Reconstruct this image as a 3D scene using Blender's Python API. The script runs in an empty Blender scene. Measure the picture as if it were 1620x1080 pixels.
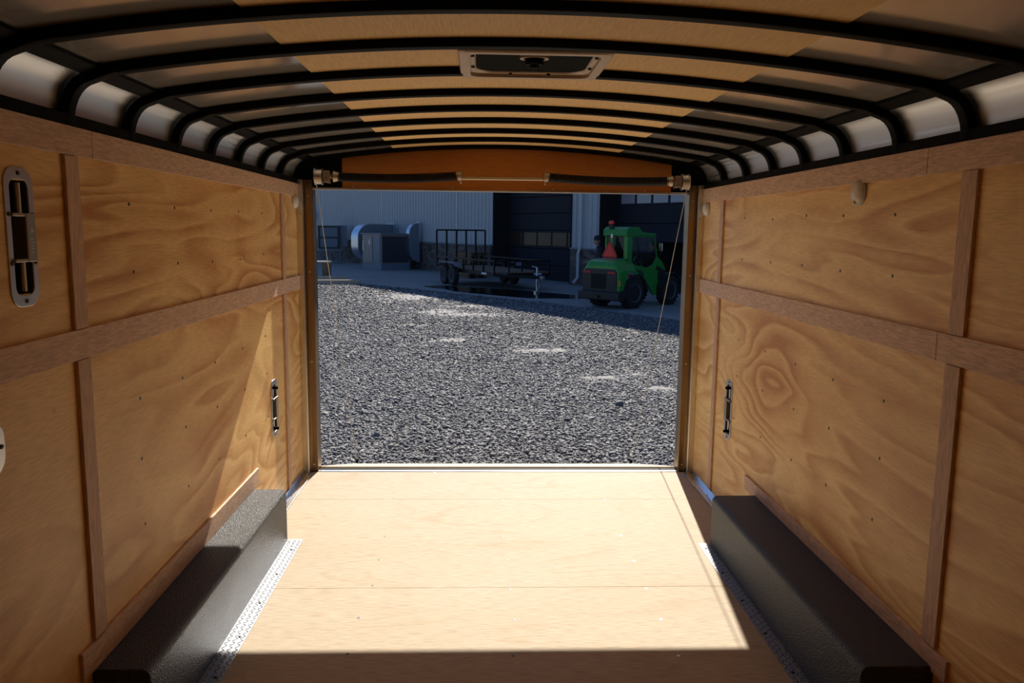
import bpy, bmesh, math, random
import numpy as np
from mathutils import Vector, Matrix
random.seed(7)
rng = np.random.default_rng(11)
SC = bpy.context.scene
COL = SC.collection

# ------------------------------------------------------------------ camera
PITCH, YAW, ROLL = .1396, .0396, .0122
CAM = Vector((-.1233, 0.0, 1.5148))
_fw = Vector((math.sin(YAW)*math.cos(PITCH), math.cos(YAW)*math.cos(PITCH), -math.sin(PITCH)))
_r0 = Vector((math.cos(YAW), -math.sin(YAW), 0)); _u0 = _r0.cross(_fw)
_r = math.cos(ROLL)*_r0+math.sin(ROLL)*_u0; _u = -math.sin(ROLL)*_r0+math.cos(ROLL)*_u0
cd = bpy.data.cameras.new('camera'); cam = bpy.data.objects.new('camera', cd); COL.objects.link(cam)
cd.sensor_width = 36; cd.lens = 1247.2/1620*36; cd.clip_start = .02; cd.clip_end = 400
cam.matrix_world = Matrix(((_r.x, _u.x, -_fw.x, CAM.x), (_r.y, _u.y, -_fw.y, CAM.y), (_r.z, _u.z, -_fw.z, CAM.z), (0, 0, 0, 1)))
SC.camera = cam

# ------------------------------------------------------------------ sky, sun, exposure
SUN_EL, SUN_AZ = math.radians(37.6), math.radians(6.94)
w = bpy.data.worlds.new('world'); SC.world = w; w.use_nodes = True
nt = w.node_tree; bg = nt.nodes['Background']
sky = nt.nodes.new('ShaderNodeTexSky'); sky.sky_type = 'NISHITA'; sky.sun_disc = False
sky.sun_elevation = SUN_EL; sky.sun_rotation = SUN_AZ; sky.air_density = 1.0; sky.dust_density = .6; sky.ozone_density = 1.5
tint = nt.nodes.new('ShaderNodeMix'); tint.data_type = 'RGBA'; tint.blend_type = 'MULTIPLY'; tint.inputs[0].default_value = 1; tint.inputs[7].default_value = (.66, .88, 1.25, 1)
nt.links.new(sky.outputs[0], tint.inputs[6]); nt.links.new(tint.outputs[2], bg.inputs[0]); bg.inputs[1].default_value = .088
sl = bpy.data.lights.new('sun', 'SUN'); sun = bpy.data.objects.new('sun', sl); COL.objects.link(sun)
sl.energy = 8.7; sl.color = (1.0, .93, .82); sl.angle = math.radians(.53)
sdir = Vector((math.sin(SUN_AZ)*math.cos(SUN_EL), math.cos(SUN_AZ)*math.cos(SUN_EL), math.sin(SUN_EL)))
sun.rotation_euler = sdir.to_track_quat('Z', 'Y').to_euler(); sun.location = (2, 20, 30)
SC.view_settings.view_transform = 'Standard'; SC.view_settings.look = 'None'
SC.view_settings.exposure = 0.0; SC.view_settings.gamma = 1.0
try: SC.view_settings.use_curve_mapping = False
except Exception: pass
SC.cycles.diffuse_bounces = 12; SC.cycles.max_bounces = 14; SC.cycles.glossy_bounces = 6

# ------------------------------------------------------------------ helpers
def tag(o, label=None, cat=None, group=None, kind=None):
    if label: o['label'] = label
    if cat: o['category'] = cat
    if group: o['group'] = group
    if kind: o['kind'] = kind
    return o

def empty(name, loc=(0, 0, 0), rz=0.0, label=None, cat=None, group=None):
    o = bpy.data.objects.new(name, None); COL.objects.link(o)
    o.location = loc; o.rotation_euler = (0, 0, rz); o.empty_display_size = .1
    return tag(o, label, cat, group)

def dup(root, loc, rz=None, scale=None):
    r = root.copy(); COL.objects.link(r); r.location = loc
    if rz is not None: r.rotation_euler = (0, 0, rz)
    if scale: r.scale = scale
    for ch in [c for c in bpy.data.objects if c.parent == root]:
        c = ch.copy(); COL.objects.link(c); c.parent = r
        for g in [c2 for c2 in bpy.data.objects if c2.parent == ch]:
            d = g.copy(); COL.objects.link(d); d.parent = c
    return r

class MB:
    def __init__(s): s.v = []; s.f = []
    def add(s, vs, fs):
        n = len(s.v); s.v += [tuple(v) for v in vs]; s.f += [tuple(i+n for i in f) for f in fs]; return s
    def box(s, x0, x1, y0, y1, z0, z1, m=None):
        vs = [Vector(p) for p in ((x0,y0,z0),(x1,y0,z0),(x1,y1,z0),(x0,y1,z0),(x0,y0,z1),(x1,y0,z1),(x1,y1,z1),(x0,y1,z1))]
        if m is not None: vs = [m@v for v in vs]
        return s.add(vs, [(3,2,1,0),(4,5,6,7),(0,1,5,4),(1,2,6,5),(2,3,7,6),(3,0,4,7)])
    def prism(s, pts, axis, a, b):
        """closed outline (2-D) extruded along axis between a and b"""
        def P(p, t): return {'x': (t,p[0],p[1]), 'y': (p[0],t,p[1]), 'z': (p[0],p[1],t)}[axis]
        n = len(pts); vs = [P(p, a) for p in pts]+[P(p, b) for p in pts]
        fs = [tuple(range(n-1,-1,-1)), tuple(range(n, 2*n))]+[(i,(i+1)%n,n+(i+1)%n,n+i) for i in range(n)]
        return s.add(vs, fs)
    def tube(s, path, r, n=10, cap=True):
        path = [Vector(p) for p in path]; rs = r if isinstance(r, (list, tuple)) else [r]*len(path)
        up = None; vs = []
        for i, p in enumerate(path):
            t = (path[min(i+1, len(path)-1)]-path[max(i-1, 0)]).normalized()
            if up is None:
                up = Vector((0,0,1)) if abs(t.z) < .9 else Vector((1,0,0))
            a = t.cross(up).normalized(); up = a.cross(t).normalized()
            for k in range(n):
                th = 2*math.pi*k/n; vs.append(p+rs[i]*(math.cos(th)*a+math.sin(th)*up))
        fs = []
        for i in range(len(path)-1):
            for k in range(n): fs.append((i*n+k, i*n+(k+1)%n, (i+1)*n+(k+1)%n, (i+1)*n+k))
        if cap: fs += [tuple(range(n-1,-1,-1)), tuple(range((len(path)-1)*n, len(path)*n))]
        return s.add(vs, fs)
    def bar(s, a, b, wx, wz):
        """rectangular bar from a to b"""
        a, b = Vector(a), Vector(b); t = (b-a).normalized()
        up = Vector((0,0,1)) if abs(t.z) < .95 else Vector((0,1,0))
        x = t.cross(up).normalized(); u = x.cross(t).normalized(); vs = []
        for p in (a, b):
            for i, j in ((-1,-1),(1,-1),(1,1),(-1,1)): vs.append(p+x*i*wx/2+u*j*wz/2)
        return s.add(vs, [(3,2,1,0),(4,5,6,7),(0,1,5,4),(1,2,6,5),(2,3,7,6),(3,0,4,7)])
    def lathe(s, prof, n=24, m=None):
        """(radius, height) profile turned about local z"""
        vs = []; m = m or Matrix()
        for r, h in prof:
            for k in range(n):
                t = 2*math.pi*k/n; vs.append(m@Vector((r*math.cos(t), r*math.sin(t), h)))
        fs = []; L = len(prof)
        for i in range(L-1):
            for k in range(n): fs.append((i*n+k, i*n+(k+1)%n, (i+1)*n+(k+1)%n, (i+1)*n+k))
        fs += [tuple(range(n-1,-1,-1)), tuple(range((L-1)*n, L*n))]
        return s.add(vs, fs)
    def sweep(s, path, sect, closed=False):
        """path: list of (origin, axis_a, axis_b); sect: outline in (a, b)"""
        n = len(sect); vs = []
        for o, a, b in path:
            for p, q in sect: vs.append(Vector(o)+Vector(a)*p+Vector(b)*q)
        fs = []; L = len(path)
        for i in range(L-1):
            for k in range(n): fs.append((i*n+k, i*n+(k+1)%n, (i+1)*n+(k+1)%n, (i+1)*n+k))
        fs += [tuple(range(n-1,-1,-1)), tuple(range((L-1)*n, L*n))]
        return s.add(vs, fs)
    def build(s, name, mat, parent=None, smooth=False, bevel=0, seg=2):
        me = bpy.data.meshes.new(name); me.from_pydata(s.v, [], s.f)
        bm = bmesh.new(); bm.from_mesh(me); bmesh.ops.recalc_face_normals(bm, faces=bm.faces); bm.to_mesh(me); bm.free()
        me.materials.append(mat); o = bpy.data.objects.new(name, me); COL.objects.link(o)
        if parent: o.parent = parent
        if smooth:
            me.polygons.foreach_set('use_smooth', [True]*len(me.polygons))
            me.set_sharp_from_angle(angle=math.radians(40))
        if bevel:
            b = o.modifiers.new('bevel', 'BEVEL'); b.width = bevel; b.segments = seg; b.limit_method = 'ANGLE'
        return o

def rrect(w, h, r, n=6, cx=0, cy=0):
    pts = []
    for sx, sy, a0 in ((1,1,0),(-1,1,90),(-1,-1,180),(1,-1,270)):
        for i in range(n+1):
            a = math.radians(a0+90*i/n)
            pts.append((cx+sx*(w/2-r)+r*math.cos(a), cy+sy*(h/2-r)+r*math.sin(a)))
    return pts

def ring(mb, outer, inner, axis, a, b):
    """flat frame between two outlines with the same number of points, extruded"""
    def P(p, t): return {'x': (t,p[0],p[1]), 'y': (p[0],t,p[1]), 'z': (p[0],p[1],t)}[axis]
    n = len(outer); vs = [P(p,a) for p in outer]+[P(p,a) for p in inner]+[P(p,b) for p in outer]+[P(p,b) for p in inner]
    fs = []
    for i in range(n):
        j = (i+1)%n
        fs += [(i,j,n+j,n+i), (2*n+i,3*n+i,3*n+j,2*n+j), (i,2*n+i,2*n+j,j), (n+i,n+j,3*n+j,3*n+i)]
    return mb.add(vs, fs)

# ------------------------------------------------------------------ materials
def new_mat(name):
    m = bpy.data.materials.new(name); m.use_nodes = True
    return m, m.node_tree.nodes, m.node_tree.links, m.node_tree.nodes['Principled BSDF']

def plain(name, col, rough=.5, metal=0.0, spec=.5, var=.08, scale=8.0, bump=0.0, bscale=60.0, coat=0.0):
    m, N, L, b = new_mat(name)
    tc = N.new('ShaderNodeTexCoord'); no = N.new('ShaderNodeTexNoise'); no.inputs['Scale'].default_value = scale; no.inputs['Detail'].default_value = 4
    L.new(tc.outputs['Object'], no.inputs['Vector'])
    mx = N.new('ShaderNodeMix'); mx.data_type = 'RGBA'
    mx.inputs[6].default_value = (*[c*(1-var) for c in col], 1); mx.inputs[7].default_value = (*[min(1, c*(1+var)) for c in col], 1)
    L.new(no.outputs['Fac'], mx.inputs[0]); L.new(mx.outputs[2], b.inputs['Base Color'])
    b.inputs['Roughness'].default_value = rough; b.inputs['Metallic'].default_value = metal
    b.inputs['Specular IOR Level'].default_value = spec; b.inputs['Coat Weight'].default_value = coat
    if bump:
        n2 = N.new('ShaderNodeTexNoise'); n2.inputs['Scale'].default_value = bscale; n2.inputs['Detail'].default_value = 3
        L.new(tc.outputs['Object'], n2.inputs['Vector'])
        bp = N.new('ShaderNodeBump'); bp.inputs['Strength'].default_value = bump; bp.inputs['Distance'].default_value = .01
        L.new(n2.outputs['Fac'], bp.inputs['Height']); L.new(bp.outputs[0], b.inputs['Normal'])
    return m

def wood(name, light, dark, stretch, freq=5.0, grain=(40, 3, 40), gamt=.12, rough=.55, contrast=.6, tone=.15, nscale=1.0, spec=.35, knots=False, soft=False):
    """rotary-cut veneer: contour lines of a stretched noise, fine fibres and a slow change of tone"""
    m, N, L, b = new_mat(name)
    tc = N.new('ShaderNodeTexCoord')
    mp = N.new('ShaderNodeMapping'); mp.inputs['Scale'].default_value = stretch; L.new(tc.outputs['Object'], mp.inputs[0])
    no = N.new('ShaderNodeTexNoise'); no.inputs['Scale'].default_value = nscale; no.inputs['Detail'].default_value = 2.5; no.inputs['Roughness'].default_value = .45
    no.inputs['Distortion'].default_value = .5
    L.new(mp.outputs[0], no.inputs['Vector'])
    mu = N.new('ShaderNodeMath'); mu.operation = 'MULTIPLY'; mu.inputs[1].default_value = freq; L.new(no.outputs['Fac'], mu.inputs[0])
    fr = N.new('ShaderNodeMath'); fr.operation = 'FRACT'; L.new(mu.outputs[0], fr.inputs[0])
    rp = N.new('ShaderNodeValToRGB'); e = rp.color_ramp.elements
    e[0].position = 0; e[0].color = (0,0,0,1); e[1].position = 1; e[1].color = (0,0,0,1)
    x = rp.color_ramp.elements.new(.40 if soft else .62); x.color = (.45,.45,.45,1) if soft else (.25,.25,.25,1)
    x = rp.color_ramp.elements.new(.80 if soft else .88); x.color = (1,1,1,1)
    L.new(fr.outputs[0], rp.inputs[0])
    # break the lines up so that bands fade in and out
    n3 = N.new('ShaderNodeTexNoise'); n3.inputs['Scale'].default_value = 1.7; n3.inputs['Detail'].default_value = 2; L.new(tc.outputs['Object'], n3.inputs['Vector'])
    m3 = N.new('ShaderNodeMapRange'); m3.inputs[1].default_value = .27 if soft else .35; m3.inputs[2].default_value = .60 if soft else .7; L.new(n3.outputs['Fac'], m3.inputs[0])
    f1 = N.new('ShaderNodeMath'); f1.operation = 'MULTIPLY'; L.new(rp.outputs[0], f1.inputs[0]); L.new(m3.outputs[0], f1.inputs[1])
    f2 = N.new('ShaderNodeMath'); f2.operation = 'MULTIPLY'; f2.inputs[1].default_value = contrast; L.new(f1.outputs[0], f2.inputs[0])
    # slow tone
    t2 = N.new('ShaderNodeMapRange'); t2.inputs[1].default_value = .3; t2.inputs[2].default_value = .75; t2.inputs[4].default_value = tone; L.new(no.outputs['Fac'], t2.inputs[0])
    ad = N.new('ShaderNodeMath'); ad.operation = 'ADD'; ad.use_clamp = True; L.new(f2.outputs[0], ad.inputs[0]); L.new(t2.outputs[0], ad.inputs[1])
    mx = N.new('ShaderNodeMix'); mx.data_type = 'RGBA'; mx.inputs[6].default_value = (*light, 1); mx.inputs[7].default_value = (*dark, 1); L.new(ad.outputs[0], mx.inputs[0])
    # fibres
    mg = N.new('ShaderNodeMapping'); mg.inputs['Scale'].default_value = grain; L.new(tc.outputs['Object'], mg.inputs[0])
    ng = N.new('ShaderNodeTexNoise'); ng.inputs['Scale'].default_value = 3; ng.inputs['Detail'].default_value = 3; L.new(mg.outputs[0], ng.inputs['Vector'])
    gr = N.new('ShaderNodeMapRange'); gr.inputs[1].default_value = .35; gr.inputs[2].default_value = .65; gr.inputs[3].default_value = 1-gamt; gr.inputs[4].default_value = 1+gamt*.6; L.new(ng.outputs['Fac'], gr.inputs[0])
    vm = N.new('ShaderNodeVectorMath'); vm.operation = 'SCALE'; L.new(mx.outputs[2], vm.inputs[0]); L.new(gr.outputs[0], vm.inputs['Scale'])
    out = vm.outputs[0]
    if knots:
        vo = N.new('ShaderNodeTexVoronoi'); vo.inputs['Scale'].default_value = 3.1; L.new(tc.outputs['Object'], vo.inputs['Vector'])
        kr = N.new('ShaderNodeMapRange'); kr.inputs[1].default_value = .012; kr.inputs[2].default_value = .04; kr.inputs[3].default_value = .6; kr.inputs[4].default_value = 0; L.new(vo.outputs['Distance'], kr.inputs[0])
        km = N.new('ShaderNodeMix'); km.data_type = 'RGBA'; L.new(kr.outputs[0], km.inputs[0]); L.new(out, km.inputs[6]); km.inputs[7].default_value = (dark[0]*.7, dark[1]*.6, dark[2]*.5, 1); out = km.outputs[2]
    L.new(out, b.inputs['Base Color'])
    b.inputs['Roughness'].default_value = rough; b.inputs['Specular IOR Level'].default_value = spec
    bp = N.new('ShaderNodeBump'); bp.inputs['Strength'].default_value = .08; bp.inputs['Distance'].default_value = .004
    L.new(ng.outputs['Fac'], bp.inputs['Height']); L.new(bp.outputs[0], b.inputs['Normal'])
    return m

def brushed(name, col, rough, scale, amt=.12, metal=1.0):
    m, N, L, b = new_mat(name)
    tc = N.new('ShaderNodeTexCoord'); mp = N.new('ShaderNodeMapping'); mp.inputs['Scale'].default_value = scale; L.new(tc.outputs['Object'], mp.inputs[0])
    no = N.new('ShaderNodeTexNoise'); no.inputs['Scale'].default_value = 1; no.inputs['Detail'].default_value = 5; L.new(mp.outputs[0], no.inputs['Vector'])
    mr = N.new('ShaderNodeMapRange'); mr.inputs[1].default_value = .3; mr.inputs[2].default_value = .7; mr.inputs[3].default_value = max(.02, rough-amt); mr.inputs[4].default_value = rough+amt; L.new(no.outputs['Fac'], mr.inputs[0])
    L.new(mr.outputs[0], b.inputs['Roughness'])
    mx = N.new('ShaderNodeMix'); mx.data_type = 'RGBA'; mx.inputs[6].default_value = (*[c*.85 for c in col], 1); mx.inputs[7].default_value = (*col, 1)
    L.new(no.outputs['Fac'], mx.inputs[0]); L.new(mx.outputs[2], b.inputs['Base Color']); b.inputs['Metallic'].default_value = metal
    return m

M = {}
M['ply_wall'] = wood('plywood_wall', (.94,.665,.275), (.58,.265,.062), (1.0,.40,2.2), freq=16, grain=(40,5,60), contrast=.82, tone=.52, knots=True, soft=True, spec=.5, rough=.5)
M['trim'] = wood('brown_trim_wood', (.68,.47,.335), (.50,.32,.21), (1,1.2,3), freq=7, grain=(60,8,60), gamt=.22, contrast=.35, rough=.6)
M['trim_v'] = wood('brown_trim_wood_upright', (.62,.415,.285), (.46,.285,.185), (1,3,1.2), freq=7, grain=(60,60,8), gamt=.22, contrast=.35, rough=.6)
M['floor'] = wood('plywood_floor', (.51,.425,.315), (.43,.32,.20), (.7,2.6,1), freq=9, grain=(5,75,1), gamt=.18, contrast=.6, tone=.25, rough=.66, spec=.12)
M['ramp'] = wood('plywood_ramp', (.52,.43,.31), (.45,.33,.20), (.7,2.6,1), freq=7, grain=(5,75,1), gamt=.13, contrast=.4, rough=.6)
M['strip'] = wood('tan_ceiling_panel', (.90,.64,.31), (.80,.53,.235), (2.5,.6,1), freq=3, grain=(60,4,1), gamt=.10, contrast=.25, rough=.6, spec=.25)
M['header'] = wood('bounce_tinted_header_board', (.40,.15,.030), (.32,.11,.02), (.6,3,3), freq=4, grain=(4,60,60), gamt=.12, contrast=.4, rough=.5)  # plywood; its orange is warm bounce light put into the colour
M['skin'] = brushed('roof_aluminium', (.86,.84,.81), .14, (3,3,3), .05, metal=.68)
M['cove'] = brushed('brushed_cove_aluminium', (.70,.70,.705), .42, (60,.6,60), .10)
M['black'] = plain('black_frame_paint', (.005,.005,.005), .6, spec=.06)
M['black_gloss'] = plain('black_gloss_paint', (.006,.006,.007), .5, spec=.2)
M['alu'] = brushed('bright_aluminium', (.80,.81,.83), .26, (4,4,4), .03)
M['jamb'] = brushed('jamb_aluminium', (.80,.77,.70), .30, (40,40,.8), .07)
M['jamb_face'] = brushed('wood_reflect_jamb_face', (.34,.235,.135), .30, (40,40,.8), .07)  # brown reflected from the wood is put into this metal colour
M['zinc'] = brushed('zinc_steel', (.66,.64,.60), .34, (9,9,9), .04)
M['pocket'] = plain('dull_dark_steel', (.07,.065,.06), .45, metal=.6)
M['screw'] = plain('dark_screw', (.06,.055,.05), .4, metal=.7)
M['screw_bright'] = plain('bright_screw', (.55,.53,.50), .35, metal=1.0)
M['white_plastic'] = plain('frosted_lens', (.72,.68,.62), .3)
M['grey_plastic'] = plain('grey_base', (.45,.42,.38), .4)
M['vent'] = plain('ivory_plastic', (.66,.56,.45), .45)
M['mesh'] = plain('dark_insect_screen', (.006,.008,.007), .8, spec=.08, bump=.3, bscale=900)
M['spring'] = plain('oiled_spring_steel', (.006,.005,.005), .45, spec=.3)
M['cast'] = plain('cast_zinc', (.42,.34,.26), .4, metal=.8)
M['cable'] = plain('galvanised_cable', (.50,.44,.33), .4, metal=.6)
M['sticker'] = plain('blue_grey_sticker', (.30,.31,.34), .5)
M['sticker_white'] = plain('white_print', (.62,.62,.62), .5)

def fender_mat():
    m, N, L, b = new_mat('stucco_black_metal')
    tc = N.new('ShaderNodeTexCoord'); vo = N.new('ShaderNodeTexVoronoi'); vo.inputs['Scale'].default_value = 230; L.new(tc.outputs['Object'], vo.inputs['Vector'])
    no = N.new('ShaderNodeTexNoise'); no.inputs['Scale'].default_value = 120; no.inputs['Detail'].default_value = 3; L.new(tc.outputs['Object'], no.inputs['Vector'])
    ad = N.new('ShaderNodeMath'); ad.operation = 'ADD'; L.new(vo.outputs['Distance'], ad.inputs[0]); L.new(no.outputs['Fac'], ad.inputs[1])
    bp = N.new('ShaderNodeBump'); bp.inputs['Strength'].default_value = .9; bp.inputs['Distance'].default_value = .0035
    L.new(ad.outputs[0], bp.inputs['Height']); L.new(bp.outputs[0], b.inputs['Normal'])
    b.inputs['Base Color'].default_value = (.040,.039,.037,1); b.inputs['Roughness'].default_value = .42; b.inputs['Metallic'].default_value = .05
    b.inputs['Specular IOR Level'].default_value = .34
    return m
M['fender'] = fender_mat()
M['diamond'] = brushed('diamond_plate_aluminium', (.36,.37,.395), .46, (60,60,60), .05)

# exterior
M['concrete'] = plain('concrete_apron', (.26,.26,.25), .85, var=.22, scale=.8, bump=.15, bscale=40)
def gravel_ground():
    m, N, L, b = new_mat('gravel_bed')
    tc = N.new('ShaderNodeTexCoord'); vo = N.new('ShaderNodeTexVoronoi'); vo.inputs['Scale'].default_value = 26; L.new(tc.outputs['Object'], vo.inputs['Vector'])
    bw = N.new('ShaderNodeRGBToBW'); L.new(vo.outputs['Color'], bw.inputs[0])
    rp = N.new('ShaderNodeValToRGB'); e = rp.color_ramp.elements; e[0].position=.2; e[0].color=(.075,.072,.07,1); e[1].position=.8; e[1].color=(.24,.23,.225,1); L.new(bw.outputs[0], rp.inputs[0])
    n2 = N.new('ShaderNodeTexNoise'); n2.inputs['Scale'].default_value=.55; n2.inputs['Detail'].default_value=5; L.new(tc.outputs['Object'], n2.inputs['Vector'])
    mr = N.new('ShaderNodeMapRange'); mr.inputs[1].default_value=.60; mr.inputs[2].default_value=.70; L.new(n2.outputs['Fac'], mr.inputs[0])
    mx = N.new('ShaderNodeMix'); mx.data_type='RGBA'; L.new(mr.outputs[0], mx.inputs[0]); L.new(rp.outputs[0], mx.inputs[6]); mx.inputs[7].default_value=(.50,.47,.42,1)
    L.new(mx.outputs[2], b.inputs['Base Color']); b.inputs['Roughness'].default_value=.9
    sb = N.new('ShaderNodeMath'); sb.operation='SUBTRACT'; sb.inputs[0].default_value=1; L.new(vo.outputs['Distance'], sb.inputs[1])
    bp = N.new('ShaderNodeBump'); bp.inputs['Strength'].default_value=1; bp.inputs['Distance'].default_value=.025; L.new(sb.outputs[0], bp.inputs['Height']); L.new(bp.outputs[0], b.inputs['Normal'])
    return m
M['gravel_bed'] = gravel_ground()
M['dust'] = plain('pale_stone_dust', (.27,.262,.25), .95, var=.2, scale=30, bump=.4, bscale=50)
def stone_mat():
    m, N, L, b = new_mat('gravel_stones')
    at = N.new('ShaderNodeAttribute'); at.attribute_name = 'stone_tone'
    rp = N.new('ShaderNodeValToRGB'); e = rp.color_ramp.elements; e[0].color=(.035,.036,.042,1); e[1].color=(.50,.485,.47,1)
    x = rp.color_ramp.elements.new(.55); x.color=(.155,.155,.16,1)
    x = rp.color_ramp.elements.new(.8); x.color=(.26,.245,.23,1)
    L.new(at.outputs['Fac'], rp.inputs[0]); L.new(rp.outputs[0], b.inputs['Base Color']); b.inputs['Roughness'].default_value=.75
    return m
M['stone'] = stone_mat()
M['siding'] = plain('pale_metal_siding', (.40,.43,.44), .6, var=.05, scale=.5)
M['white_trim'] = plain('pale_metal_trim', (.50,.51,.50), .5)
M['door_dark'] = plain('charcoal_overhead_door', (.015,.018,.026), .65, spec=.2)
M['dark_void'] = plain('dark_interior', (.008,.008,.008), .9)
M['glass_dark'] = plain('dark_window_glass', (.040,.026,.018), .2, spec=.3)  # brown reflection in the panes is put into the base colour
M['glass_sky_tone'] = plain('sky_reflect_tone_glass', (.30,.29,.33), .12, spec=.8)  # pale base colour stands in for light reflected in the panes
def wainscot():
    m, N, L, b = new_mat('stacked_stone')
    tc = N.new('ShaderNodeTexCoord'); mp = N.new('ShaderNodeMapping'); mp.inputs['Scale'].default_value=(3,3,7); L.new(tc.outputs['Object'], mp.inputs[0])
    vo = N.new('ShaderNodeTexVoronoi'); vo.inputs['Scale'].default_value=1; L.new(mp.outputs[0], vo.inputs['Vector'])
    bw = N.new('ShaderNodeRGBToBW'); L.new(vo.outputs['Color'], bw.inputs[0])
    rp = N.new('ShaderNodeValToRGB'); e = rp.color_ramp.elements; e[0].color=(.04,.035,.03,1); e[1].color=(.17,.145,.125,1); L.new(bw.outputs[0], rp.inputs[0])
    L.new(rp.outputs[0], b.inputs['Base Color']); b.inputs['Roughness'].default_value=.9
    bp = N.new('ShaderNodeBump'); bp.inputs['Strength'].default_value=.8; bp.inputs['Distance'].default_value=.04; L.new(vo.outputs['Distance'], bp.inputs['Height']); L.new(bp.outputs[0], b.inputs['Normal'])
    return m
M['wainscot'] = wainscot()
M['galv'] = brushed('galvanised_sheet', (.62,.68,.76), .33, (3,3,3), .04)
M['unit_tan'] = plain('grey_tan_cabinet', (.24,.22,.20), .5)
M['unit_dark'] = plain('dark_coil_guard', (.035,.038,.045), .6, bump=.3, bscale=120)
M['unit_grey'] = plain('blue_grey_cabinet', (.15,.18,.22), .5)
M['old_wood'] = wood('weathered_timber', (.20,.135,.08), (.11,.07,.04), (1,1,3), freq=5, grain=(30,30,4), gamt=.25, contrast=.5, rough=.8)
M['pale_wood'] = wood('sun_pale_timber', (.42,.36,.28), (.28,.22,.16), (1,3,3), freq=5, grain=(4,30,30), gamt=.2, contrast=.4, rough=.8)
M['green'] = plain('green_machine_paint', (.020,.24,.030), .35, coat=.3, var=.05)
M['green_d'] = plain('green_machine_paint_matt', (.017,.21,.036), .45, var=.05)
M['mblack'] = plain('black_machine_plastic', (.014,.014,.015), .5)
M['rubber'] = plain('tyre_rubber', (.014,.014,.015), .8, bump=.3, bscale=60)
M['rim'] = plain('grey_wheel_rim', (.30,.31,.35), .4, metal=.2)
M['red'] = plain('red_reflective', (.75,.03,.02), .35)
M['red_d'] = plain('dark_red_edge', (.38,.012,.01), .4)
M['orange'] = plain('amber_marker', (.75,.33,.03), .3)
M['white'] = plain('white_decal', (.65,.67,.72), .5)
M['coat'] = plain('dark_coat_cloth', (.016,.016,.02), .85)
M['skin_p'] = plain('skin_tone', (.36,.20,.14), .55)
M['chrome'] = plain('polished_steel', (.75,.76,.78), .12, metal=1.0)
def glass():
    m, N, L, b = new_mat('tinted_cab_glass')
    b.inputs['Base Color'].default_value=(.55,.60,.58,1); b.inputs['Roughness'].default_value=.02; b.inputs['Transmission Weight'].default_value=1.0; b.inputs['IOR'].default_value=1.45
    return m
M['glass'] = glass()
def water():
    m, N, L, b = new_mat('puddle_water')
    tc = N.new('ShaderNodeTexCoord'); no = N.new('ShaderNodeTexNoise'); no.inputs['Scale'].default_value=3; L.new(tc.outputs['Object'], no.inputs['Vector'])
    bp = N.new('ShaderNodeBump'); bp.inputs['Strength'].default_value=.02; L.new(no.outputs['Fac'], bp.inputs['Height']); L.new(bp.outputs[0], b.inputs['Normal'])
    b.inputs['Base Color'].default_value=(.012,.013,.015,1); b.inputs['Roughness'].default_value=.06; b.inputs['IOR'].default_value=1.33
    return m
M['water'] = water()

# ================================================================== TRAILER SHELL
HW = 1.225; Y0 = -1.6; YE = 4.80
def wall_mesh(sgn, holes):
    """12 mm plywood lining with cut-outs; holes = [(y0,y1,z0,z1)]"""
    ys = sorted({Y0, YE}|{h[0] for h in holes}|{h[1] for h in holes}); zs = sorted({0.0, 1.778}|{h[2] for h in holes}|{h[3] for h in holes})
    mb = MB()
    for i in range(len(ys)-1):
        for j in range(len(zs)-1):
            cy, cz = (ys[i]+ys[i+1])/2, (zs[j]+zs[j+1])/2
            if any(h[0] < cy < h[1] and h[2] < cz < h[3] for h in holes): continue
            a, b = sorted((sgn*HW, sgn*(HW+.012)))
            mb.box(a, b, ys[i], ys[i+1], zs[j], zs[j+1])
    return mb
TR = [(-1, 1.945, 1.484, .33), (-1, 4.165, .562, .31), (1, 4.150, .565, .33)]     # side, y, z, height of the tie-down pockets
walls = {}
for sgn, nm in ((-1, 'wall_left'), (1, 'wall_right')):
    holes = [(y-.045, y+.045, z-h/2+.03, z+h/2-.03) for s, y, z, h in TR if s == sgn]
    wl = wall_mesh(sgn, holes).build(nm, M['ply_wall']); tag(wl, kind='structure'); walls[sgn] = wl
    # outer skin keeps daylight out behind the lining
    a, b = sorted((sgn*1.30, sgn*1.31)); MB().box(a, b, Y0, 4.93, -.05, 1.83).build('outer_skin', M['black'], wl)
    a, b = sorted((sgn*1.217, sgn*1.30)); MB().box(a, b, Y0, 4.86, 1.774, 1.808).build('top_rail', M['black'], wl, bevel=.003)
    a, b = sorted((sgn*1.130, sgn*1.170))
    rl = MB().prism([(sgn*1.128,1.932),(sgn*1.128,1.924),(sgn*1.172,1.908),(sgn*1.19,1.93)], 'y', Y0, 4.86).build('roof_rail', M['black'], wl)
BOW_FAR = [4.86, 4.470, 4.092, 3.715, 3.352, 2.978, 2.594, 2.222, 1.868, 1.493]
def covearc(s, r0=0.0, n=12, a0=0, a1=90):
    return [(s*(1.163+(.082+r0)*math.cos(math.radians(a0+(a1-a0)*i/n))), 1.797+(.120+r0)*math.sin(math.radians(a0+(a1-a0)*i/n))) for i in range(n+1)]
for s in (-1, 1):
    edges = [4.86]+[y-.018 for y in BOW_FAR[1:]]+[Y0]
    for i in range(len(edges)-1):
        inner = covearc(s); outer = covearc(s, .012)
        MB().prism(inner+outer[::-1], 'y', edges[i+1]+.0005, edges[i]-.0005).build('cove_panel', M['cove'], walls[s], smooth=True)
def zskin(x): return 2.0275-.0725*x*x
xs = [-1.18+2.36*i/32 for i in range(33)]
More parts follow.
